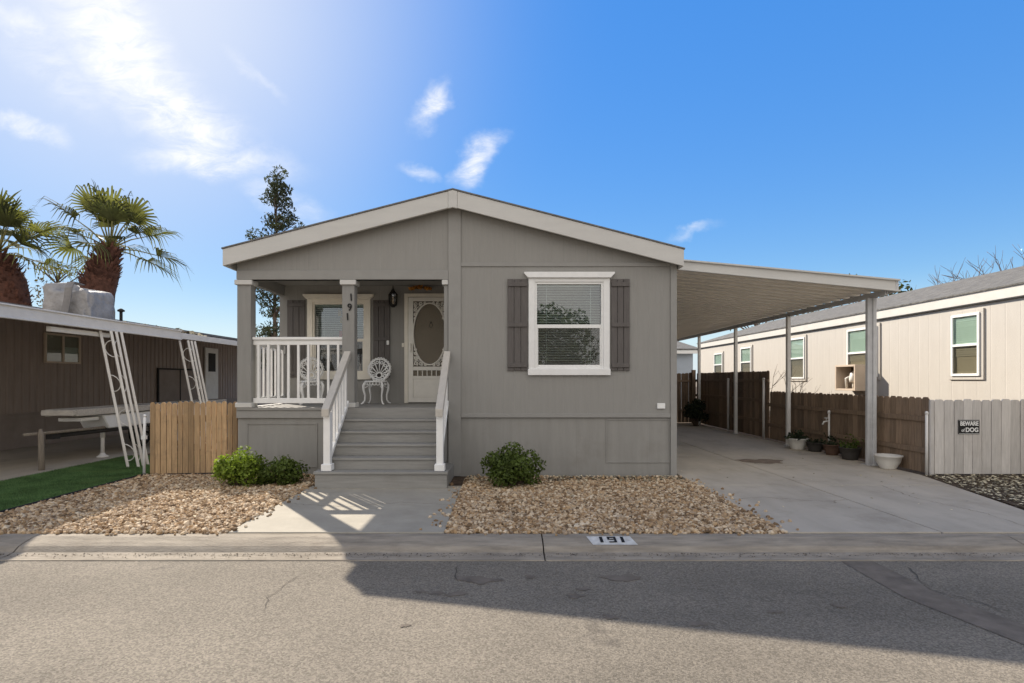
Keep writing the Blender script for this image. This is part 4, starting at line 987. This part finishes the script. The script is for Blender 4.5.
# trailer parked under awning
TR = thing('utility_trailer', 'white weathered flat trailer with jack parked under the awning', 'trailer', (-8.5,2.6,0))
mb = MB(); mb.box(-8.53,-8.43,1.05,6.5,.90,1.03); mb.box(-8.03,-7.93,1.05,6.5,.90,1.03); mb.box(-8.43,-8.03,1.1,6.5,.985,1.02)
mb.box(-8.53,-7.93,.96,1.048,.92,1.02); mb.build('deck', 'weathered', TR, bev=.008)
mb = MB(); mb.yz([(1.75,.88),(1.95,.60),(5.4,.60),(5.4,.88)], -8.52,-7.97); mb.build('body', 'white', TR, bev=.02)
mb = MB(); mb.box(-8.45,-8.0,1.25,1.7,.79,.86); mb.build('toolbox', 'alu', TR, bev=.01)
mb = MB(); mb.tube([(-8.5,5,.58),(-8.5,2.4,.56),(-8.24,1.0,.55)], .04, 6); mb.tube([(-8.0,5,.58),(-8.0,2.4,.56),(-8.24,1.0,.55)], .04, 6); mb.tube([(-8.5,2.4,.56),(-8.0,2.4,.56)], .03, 6); mb.tube([(-8.6,3.9,.33),(-7.9,3.9,.33)], .035, 6); mb.box(-8.30,-8.18,.80,.98,.5,.6); mb.build('tongue_frame', 'dark', TR)
mb = MB(); mb.tube([(-8.20,2.06,.06),(-8.20,2.06,.80)], .035, 8); mb.tube([(-8.20,2.06,.4),(-8.20,2.06,.78)], .045, 8); mb.lathe([(.10,.0),(.11,.02),(.06,.05),(.03,.10)],(-8.20,2.06,0),10); mb.tube([(-8.20,2.06,.8),(-8.20,1.94,.84),(-8.20,1.88,.78)], .015, 6); mb.build('jack', 'alu', TR)
for sx in (-8.66,-7.84):
    mb = MB(); pr = [(.20,-.08),(.30,-.085),(.33,-.05),(.335,0),(.33,.05),(.30,.085),(.20,.08)]
    n = 24; vs = [(sx+w_, 3.9+r*math.cos(2*math.pi*j/n), .335+r*math.sin(2*math.pi*j/n)) for r, w_ in pr for j in range(n)]
    mb.add(vs, [(i*n+j, i*n+(j+1) % n, (i+1)*n+(j+1) % n, (i+1)*n+j) for i in range(len(pr)-1) for j in range(n)], True)
    wv = mb.build('tyre', 'rubber', TR)
    mb = MB(); vs = [(sx+w_, 3.9+r*math.cos(2*math.pi*j/n), .335+r*math.sin(2*math.pi*j/n)) for r, w_ in ((.205,-.07),(.06,-.03),(.06,.03),(.205,.07)) for j in range(n)]
    mb.add(vs, [(i*n+j, i*n+(j+1) % n, (i+1)*n+(j+1) % n, (i+1)*n+j) for i in range(3) for j in range(n)], True); mb.build('rim', 'galv', wv)
# low weathered rail on a stub post
t = thing('timber_rail', 'old timber rail on a stub post in front of trailer', 'rail', (-8.1,.48,0))
mb = MB(); mb.tube([(-8.1,.48,0),(-8.11,.48,.6),(-8.12,.48,.72)], [.05,.045,.025], 7); mb.build('post', 'stake', t)
mb = MB(); mb.tube([(-8.30,.35,.63),(-8.18,.75,.63),(-8.0,2.6,.62)], .03, 6); mb.build('rail', 'stake', t)
# covered cooler on roof
ac = (-9.98, 3.75, 3.02)
t = thing('roof_cooler', 'grey tarp covered cooler sitting on the awning roof', 'cooler', ac)
mb = MB()
rd = random.Random(3); rows = 12; cols = 64; vs = []
for i in range(rows):
    k = i/(rows-1); zz = .02+.86*min(1,k/.8) if k < .8 else .88+.06*(k-.8)/.2; sq = 1-.06*k if k < .75 else .955*(1-((k-.75)/.25)**2*.75)
    for j in range(cols):
        q = 2*math.pi*j/cols; c, s_ = math.cos(q), math.sin(q); e = .30
        x = .56*sq*math.copysign(abs(c)**e, c); y2 = .48*sq*math.copysign(abs(s_)**e, s_)
        zz = (.02+.86*min(1,k/.8) if k < .8 else .88+.06*(k-.8)/.2)*(1-.16*(c*abs(c)*.8+.2))
        rr = 1+.05*abs(math.sin(4*q+2.2*k))*(1-k*.4)-.04*abs(math.sin(5.5*q-3*k))+.025*math.sin(9*q+7*k)
        vs.append((ac[0]+x*rr, ac[1]+y2*rr, ac[2]+zz*.78*(1+.10*math.sin(2*q+1)*k+.05*math.sin(5*q)*k)))
fs = [(i*cols+j, i*cols+(j+1) % cols, (i+1)*cols+(j+1) % cols, (i+1)*cols+j) for i in range(rows-1) for j in range(cols)]
vs.append((ac[0],ac[1],ac[2]+.74)); fs += [((rows-1)*cols+j, (rows-1)*cols+(j+1) % cols, len(vs)-1) for j in range(cols)]
mb.add(vs, fs, True); mb.build('tarp_cover', 'tarp', t)
mb = MB(); P = []
for k in range(9):
    a = k/8; P.append((ac[0]+.12+.10*math.sin(3*a), ac[1]-.60+.16*max(0,a-.55)/.45*3, ac[2]+.03+.74*min(1,a/.62)))
for a, b in zip(P[:-1], P[1:]): mb.prism([(a[0]-.09,a[1],a[2]),(a[0]+.10,a[1]-.03,a[2]),(b[0]+.10,b[1]-.03,b[2]),(b[0]-.09,b[1],b[2])], (0,-.02,.012))
mb.build('tarp_flap', 'tarpflap', t)
mb = MB()
for k in range(3): mb.box(ac[0]-.52+.5*k,ac[0]-.46+.5*k,ac[1]-.55,ac[1]+.55,ac[2]-.14,ac[2]+.03)
mb.build('stand', 'galv', t)
d = 13.2; x = (121-CX)*d/F; z = EYE-(313-HY)*d/F
mb = MB(); mb.tube([(x,d+CY,z-.35),(x,d+CY,z+.03)], .035, 7); mb.lathe([(.02,.14),(.08,.10),(.08,.07),(.03,.05)][::-1],(x,d+CY,z-.03),9)
tag(mb.build('vent_pipe', 'dark'), 'small capped vent pipe beside the tarp covered cooler', 'vent')
# debris: a folded tarp heap along the roof edge
rng = np.random.default_rng(44); n = 260
dd_ = 12.6+4*rng.random(n); xx_ = -9.0-.6*rng.random(n); zz_ = 2.86+(-9-xx_)*.18+.10*rng.random(n)**2
o = leaf_cloud('leaf_debris', np.stack([xx_, dd_+CY, zz_],1), .18, 'litter', None, .6, np.tile(np.array([0,0,1.]),(n,1)), .6)
tag(o, 'dry leaves and debris lying on top of the awning', 'debris', kind='stuff')

# ------------------------------------------------------------------ trees
def fan_palm(label, px, py, d, crown, base_px, base_py, seed, tw):
    global rng; rng = np.random.default_rng(seed); rd = random.Random(seed)
    X = (px-CX)*d/F; Z = EYE-(py-HY)*d/F; Y = d+CY; bx = (base_px-CX)*d/F; bz = EYE-(base_py-HY)*d/F
    gx = bx-(X-bx)*.9
    t = thing('palm_tree', label, 'palm tree', (gx,Y,0), 'fan palms beyond the brown house')
    tb = MB(); top = Vector((X,Y,Z-.15)); mid = Vector((bx,Y,bz)); gr = Vector((gx,Y,0))
    tb.tone = .35
    tb.tube([gr, gr.lerp(mid,.5), mid, mid.lerp(top,.5), top], [tw*.55,tw*.5,tw*.50,tw*.46,tw*.20], 12)
    for i in range(340):                                        # cut leaf bases
        k = rd.random(); c = mid.lerp(top,k*1.0-.35*(rd.random() < .3)); rr = tw*(.52-.26*max(0,k)**2.2)
        q = rd.random()*2*math.pi; o = Vector((math.cos(q),math.sin(q),0)); sd = Vector((-math.sin(q),math.cos(q),0))
        p0 = c+o*rr*.75; L = rd.uniform(.2,.44); e = p0+o*L*.62+Vector((0,0,L*rd.uniform(.35,.9)))
        w = rd.uniform(.05,.09); tb.tone = rd.random()
        tb.add([p0-sd*w, p0+sd*w, e+sd*w*.55, e-sd*w*.55, p0-sd*w+Vector((0,0,-.08)), p0+sd*w+Vector((0,0,-.08))], [(0,1,2,3),(4,3,2,5),(0,3,4),(1,5,2)])
    tb.build('trunk', 'palmtrunk', t)
    pt = MB(); vs = []; fs = []; tn = []
    nf = 23
    for f in range(nf):
        az = f*2.39996+rd.uniform(-.3,.3); el = R(-20+104*((f+.5)/nf)**.75)+rd.gauss(0,.08)
        hd = Vector((math.cos(az),math.sin(az),0)); dirv = hd*math.cos(el)+Vector((0,0,math.sin(el)))
        L = crown*rd.uniform(.44,.60); p0 = top+Vector((0,0,.05)); p1 = p0+dirv*L*.55; bend = Vector((0,0,-L*.10*(1 if el < 1 else .3))); p2 = p0+dirv*L+bend
        pt.tone = .5; pt.tube([p0,p1,p2], [.035,.024,.016], 5)
        ax = (p2-p1).normalized(); sd = ax.cross(Vector((0,0,1)));
        if sd.length < .05: sd = Vector((-math.sin(az),math.cos(az),0))
        sd.normalize(); nr = sd.cross(ax).normalized()
        # roll the blade a little
        roll = rd.gauss(0,.35); sd, nr = sd*math.cos(roll)+nr*math.sin(roll), nr*math.cos(roll)-sd*math.sin(roll)
        nl = 22; tone0 = rd.random()
        for j in range(nl):
            a = R(-92+184*j/(nl-1)); u = ax*math.cos(a)+sd*math.sin(a)
            l = crown*rd.uniform(.44,.60)*(1-.34*abs(a)/1.6); w = l*.027
            v = u.cross(nr).normalized(); cup = nr*(.34*l*abs(math.sin(a)))
            q0 = p2; q1 = p2+u*l*.45+cup*.5; q2 = p2+u*l*.75+cup*.4+Vector((0,0,-l*.05)); q3 = p2+u*l*rd.uniform(.88,.98)+Vector((0,0,-l*rd.uniform(.08,.42)))
            b = len(vs); vs += [q0-v*w*.3, q0+v*w*.3, q1+v*w*1.25, q1-v*w*1.25, q2+v*w*.8, q2-v*w*.8, q3+v*.003, q3-v*.003]
            fs += [(b,b+1,b+2,b+3),(b+3,b+2,b+4,b+5),(b+5,b+4,b+6,b+7)]; tn += [min(1,max(0,tone0*.7+.3*rd.random()))]*8
    pt.build('petioles', 'petiole', t)
    rawmesh('fronds', np.array([tuple(v) for v in vs]), np.array(fs), np.array(tn), 'palmleaf', t)
    return t
fan_palm('fan palm with leaning red brown trunk, right of the two palms', 110, 246, 20, 2.5, 97, 292, 2, 1.12)
fan_palm('fan palm at the left edge of the photo, partly out of frame', -2, 250, 20, 2.6, 4, 305, 6, 1.6)
tree('broadleaf_tree', 'sparse reddish leafy tree between and behind the two palms', (-19.4,14.5,0), 6.6, 1.7, 4.2, 'rustleaf', 51, nclump=34, per=130, leaf=.16, clump_r=(.25,.45), trunk_r=.14)
tree('conifer_tree', 'tall narrow dark evergreen rising behind the porch roof', ((275-CX)*24/F,15,0), 10.9, 1.32, 2.2, 'pineleaf', 53, 'tree', nclump=72, per=620, leaf=.2, clump_r=(.24,.46), shape='column', trunk_r=.13, aspect=.28)
tree('broadleaf_tree', 'dark leafy tree rising behind the beige house roof near the carport post', (19.2,20,0), 6.9, 3.2, 3.0, 'treeleaf', 55, nclump=70, per=70, leaf=.24, clump_r=(.4,.8))
tree('broadleaf_tree', 'olive leafy tree farther back seen under the carport roof', (14.6,22,0), 6.9, 2.1, 2.8, 'treeleaf', 57, nclump=44, per=80, leaf=.22, clump_r=(.35,.65))
bare_tree('bare_tree', 'leafless tree behind the beige house roof at right edge', ((1004-CX)*22/F,13,0), 7.6, 14, .10, .42, 5, 'bare tree', 3)
# across the street (seen only in the window reflections)
for (x, y, h, cr, sd, lab) in ((-3.5,-24,6.5,2.6,61,'round tree across the street, left one of three'),(3.2,-22,5.4,2.4,63,'round tree across the street, middle one of three'),(9.5,-25,7.0,3.0,65,'round tree across the street, right one of three')):
    tree('broadleaf_tree', lab, (x,y,-.06), h, cr, 1.6, 'treeleaf', sd, nclump=60, per=75, leaf=.3, clump_r=(.6,1.0), group='trees across the street')

# ------------------------------------------------------------------ light and sky
sd = Vector((-.764,1,.847)).normalized()
elev = math.asin(sd.z); az = math.atan2(sd.x, sd.y)
L = bpy.data.lights.new('sun', 'SUN'); L.energy = 4.1; L.angle = R(.55); L.color = (1,.90,.765)
lo = bpy.data.objects.new('sun', L); COL.objects.link(lo); lo.rotation_euler = (-sd).to_track_quat('-Z','Y').to_euler(); lo.location = (-20,30,30)
W = bpy.data.worlds.new('World'); S.world = W; W.use_nodes = True; nt = W.node_tree; N = nt.nodes
bg = N['Background']; bg.inputs['Strength'].default_value = .085
sk = N.new('ShaderNodeTexSky'); sk.sky_type = 'NISHITA'; sk.sun_disc = False; sk.sun_elevation = elev; sk.sun_rotation = az
sk.altitude = 200; sk.air_density = 1.0; sk.dust_density = .08; sk.ozone_density = 1.6
hs = N.new('ShaderNodeHueSaturation'); hs.inputs['Saturation'].default_value = 1.36; hs.inputs['Hue'].default_value = .506; lk(nt, sk.outputs[0], hs.inputs['Color'])
tc = N.new('ShaderNodeTexCoord'); sp = N.new('ShaderNodeSeparateXYZ'); lk(nt, tc.outputs['Generated'], sp.inputs[0])
def math_(op, a, b=None, clamp=False):
    n = N.new('ShaderNodeMath'); n.operation = op; n.use_clamp = clamp
    for i, q in enumerate((a, b)):
        if q is None: continue
        if isinstance(q, (int, float)): n.inputs[i].default_value = q
        else: lk(nt, q, n.inputs[i])
    return n.outputs[0]
yy = math_('MAXIMUM', sp.outputs[1], .08)
U = math_('DIVIDE', sp.outputs[0], yy); V = math_('DIVIDE', sp.outputs[2], yy)
cb = N.new('ShaderNodeCombineXYZ'); lk(nt, U, cb.inputs[0]); lk(nt, V, cb.inputs[1])
def noise(scale, det, rough, stretch=(1,1,1), rot=0, dist=0.):
    mp = N.new('ShaderNodeMapping'); mp.inputs['Rotation'].default_value = (0,0,rot); mp.inputs['Scale'].default_value = stretch; lk(nt, cb.outputs[0], mp.inputs['Vector'])
    n = N.new('ShaderNodeTexNoise'); n.inputs['Scale'].default_value = scale; n.inputs['Detail'].default_value = det; n.inputs['Roughness'].default_value = rough; n.inputs['Distortion'].default_value = dist
    lk(nt, mp.outputs[0], n.inputs['Vector']); return n
warp = noise(4.5, 6, .6)
wv = N.new('ShaderNodeVectorMath'); wv.operation = 'SUBTRACT'; lk(nt, warp.outputs['Color'], wv.inputs[0]); wv.inputs[1].default_value = (.5,.5,.5)
ws = N.new('ShaderNodeVectorMath'); ws.operation = 'SCALE'; ws.inputs['Scale'].default_value = .16; lk(nt, wv.outputs[0], ws.inputs[0])
cw = N.new('ShaderNodeVectorMath'); cw.operation = 'ADD'; lk(nt, cb.outputs[0], cw.inputs[0]); lk(nt, ws.outputs[0], cw.inputs[1])
def blob(px, py, a, b, ang, amp=1., edge=.0):
    s = N.new('ShaderNodeVectorMath'); s.operation = 'SUBTRACT'; lk(nt, cw.outputs[0], s.inputs[0]); s.inputs[1].default_value = ((px-CX)/F, (HY-py)/F, 0)
    mp = N.new('ShaderNodeMapping'); mp.vector_type = 'TEXTURE'; mp.inputs['Rotation'].default_value = (0,0,ang); mp.inputs['Scale'].default_value = (a/F,b/F,1); lk(nt, s.outputs[0], mp.inputs['Vector'])
    ln = N.new('ShaderNodeVectorMath'); ln.operation = 'LENGTH'
    # flatten z
    fl = N.new('ShaderNodeVectorMath'); fl.operation = 'MULTIPLY'; fl.inputs[1].default_value = (1,1,0); lk(nt, mp.outputs[0], fl.inputs[0]); lk(nt, fl.outputs[0], ln.inputs[0])
    r = N.new('ShaderNodeMapRange'); r.interpolation_type = 'SMOOTHSTEP'; r.inputs['From Min'].default_value = 1.; r.inputs['From Max'].default_value = edge; r.inputs['To Max'].default_value = amp
    lk(nt, ln.outputs['Value'], r.inputs['Value']); return r.outputs[0]
mask = None
for args in ((115,45,120,62,R(-45),1.0),(185,110,120,50,R(-42),.9),(215,160,110,34,R(-8),.8),(30,128,50,16,R(-18),.5),(30,22,60,22,R(-35),.5),
             (430,108,40,17,R(55),.62),(476,160,50,20,R(40),.68),(417,172,28,11,R(-20),.4),(690,232,42,9,R(28),.36),(290,210,55,22,R(-30),.4),(250,70,60,10,R(-48),.25),(60,70,90,40,R(-40),.35)):
    q = blob(*args); mask = q if mask is None else math_('MAXIMUM', mask, q)
fine = noise(10, 14, .70, (1,2.4,1), R(38), .6)
fr_ = N.new('ShaderNodeMapRange'); fr_.inputs['From Min'].default_value = .28; fr_.inputs['From Max'].default_value = .62; lk(nt, fine.outputs['Fac'], fr_.inputs['Value'])
dens = math_('MULTIPLY', mask, fr_.outputs[0], True)
den2 = math_('MULTIPLY', math_('POWER', dens, 1.0), 1.5, True)
front = math_('GREATER_THAN', sp.outputs[1], .1)
den3 = math_('MULTIPLY', den2, front)
# thin bright veil round the sun
dt = N.new('ShaderNodeVectorMath'); dt.operation = 'DOT_PRODUCT'; nv = N.new('ShaderNodeVectorMath'); nv.operation = 'NORMALIZE'; lk(nt, tc.outputs['Generated'], nv.inputs[0]); lk(nt, nv.outputs[0], dt.inputs[0]); dt.inputs[1].default_value = sd
veil = N.new('ShaderNodeMapRange'); veil.inputs['From Min'].default_value = .70; veil.inputs['From Max'].default_value = 1.0; veil.inputs['To Max'].default_value = 1.0; lk(nt, dt.outputs['Value'], veil.inputs['Value'])
mx0 = N.new('ShaderNodeMix'); mx0.data_type = 'RGBA'; mx0.inputs[7].default_value = (5.6,5.7,5.8,1)
vp = math_('MULTIPLY', math_('POWER', veil.outputs[0], 4.0), .72); lk(nt, vp, mx0.inputs[0]); sh = N.new('ShaderNodeSeparateColor'); sh.mode = 'HSV'; lk(nt, hs.outputs[0], sh.inputs[0])
vc = math_('MULTIPLY', math_('POWER', math_('DIVIDE', sh.outputs[2], 5.0), .2), 4.95)
tt = N.new('ShaderNodeMapRange'); tt.interpolation_type = 'SMOOTHSTEP'; tt.inputs['From Min'].default_value = 2.3; tt.inputs['From Max'].default_value = 3.5; lk(nt, sh.outputs[2], tt.inputs['Value'])
vm_ = N.new('ShaderNodeMix'); lk(nt, tt.outputs[0], vm_.inputs[0]); lk(nt, sh.outputs[2], vm_.inputs[2]); lk(nt, vc, vm_.inputs[3])
ch_ = N.new('ShaderNodeCombineColor'); ch_.mode = 'HSV'; lk(nt, sh.outputs[0], ch_.inputs[0]); lk(nt, sh.outputs[1], ch_.inputs[1]); lk(nt, vm_.outputs[0], ch_.inputs[2])
lk(nt, ch_.outputs[0], mx0.inputs[6])
hz = N.new('ShaderNodeMapRange'); hz.interpolation_type = 'SMOOTHSTEP'; hz.inputs['From Min'].default_value = .17; hz.inputs['From Max'].default_value = .0; hz.inputs['To Max'].default_value = .85; lk(nt, sp.outputs[2], hz.inputs['Value'])
mh = N.new('ShaderNodeMix'); mh.data_type = 'RGBA'; mh.inputs[7].default_value = (3.9,4.6,5.4,1); lk(nt, hz.outputs[0], mh.inputs[0]); lk(nt, mx0.outputs[2], mh.inputs[6]); mx0 = mh
mx = N.new('ShaderNodeMix'); mx.data_type = 'RGBA'; mx.inputs[7].default_value = (5.8,5.9,6.1,1)
lk(nt, den3, mx.inputs[0]); lk(nt, mx0.outputs[2], mx.inputs[6]); 
# added fill light: bright cloud sheet behind the camera, unseen, lifts the shaded facade
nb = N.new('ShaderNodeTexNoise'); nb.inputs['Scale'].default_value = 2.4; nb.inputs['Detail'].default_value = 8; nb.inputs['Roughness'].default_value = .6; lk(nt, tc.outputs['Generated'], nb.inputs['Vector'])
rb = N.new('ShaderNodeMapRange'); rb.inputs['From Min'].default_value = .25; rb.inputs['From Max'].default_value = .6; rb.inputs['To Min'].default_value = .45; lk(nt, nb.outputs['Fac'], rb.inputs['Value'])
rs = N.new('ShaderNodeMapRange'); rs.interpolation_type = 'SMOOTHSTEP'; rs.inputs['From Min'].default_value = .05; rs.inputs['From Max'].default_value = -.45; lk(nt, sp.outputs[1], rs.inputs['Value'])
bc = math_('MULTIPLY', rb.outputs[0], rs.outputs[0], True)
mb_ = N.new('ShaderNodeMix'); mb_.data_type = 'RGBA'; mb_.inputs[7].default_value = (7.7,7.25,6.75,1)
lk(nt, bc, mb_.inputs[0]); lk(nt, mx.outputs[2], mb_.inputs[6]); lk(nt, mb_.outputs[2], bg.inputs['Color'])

# ------------------------------------------------------------------ camera and view
cam = bpy.data.cameras.new('camera'); co = bpy.data.objects.new('camera', cam); COL.objects.link(co)
co.location = (0,CY,EYE); co.rotation_euler = (R(90),0,0)
cam.sensor_fit = 'HORIZONTAL'; cam.sensor_width = 36; cam.lens = 36*F/1024
cam.shift_x = (512-CX)/1024; cam.shift_y = (HY-341.5)/1024; cam.clip_end = 3000; cam.clip_start = .05
S.camera = co
S.view_settings.view_transform = 'Standard'; S.view_settings.look = 'None'; S.view_settings.exposure = 1.05; S.view_settings.gamma = 1
S.cycles.max_bounces = 8; S.cycles.transparent_max_bounces = 12
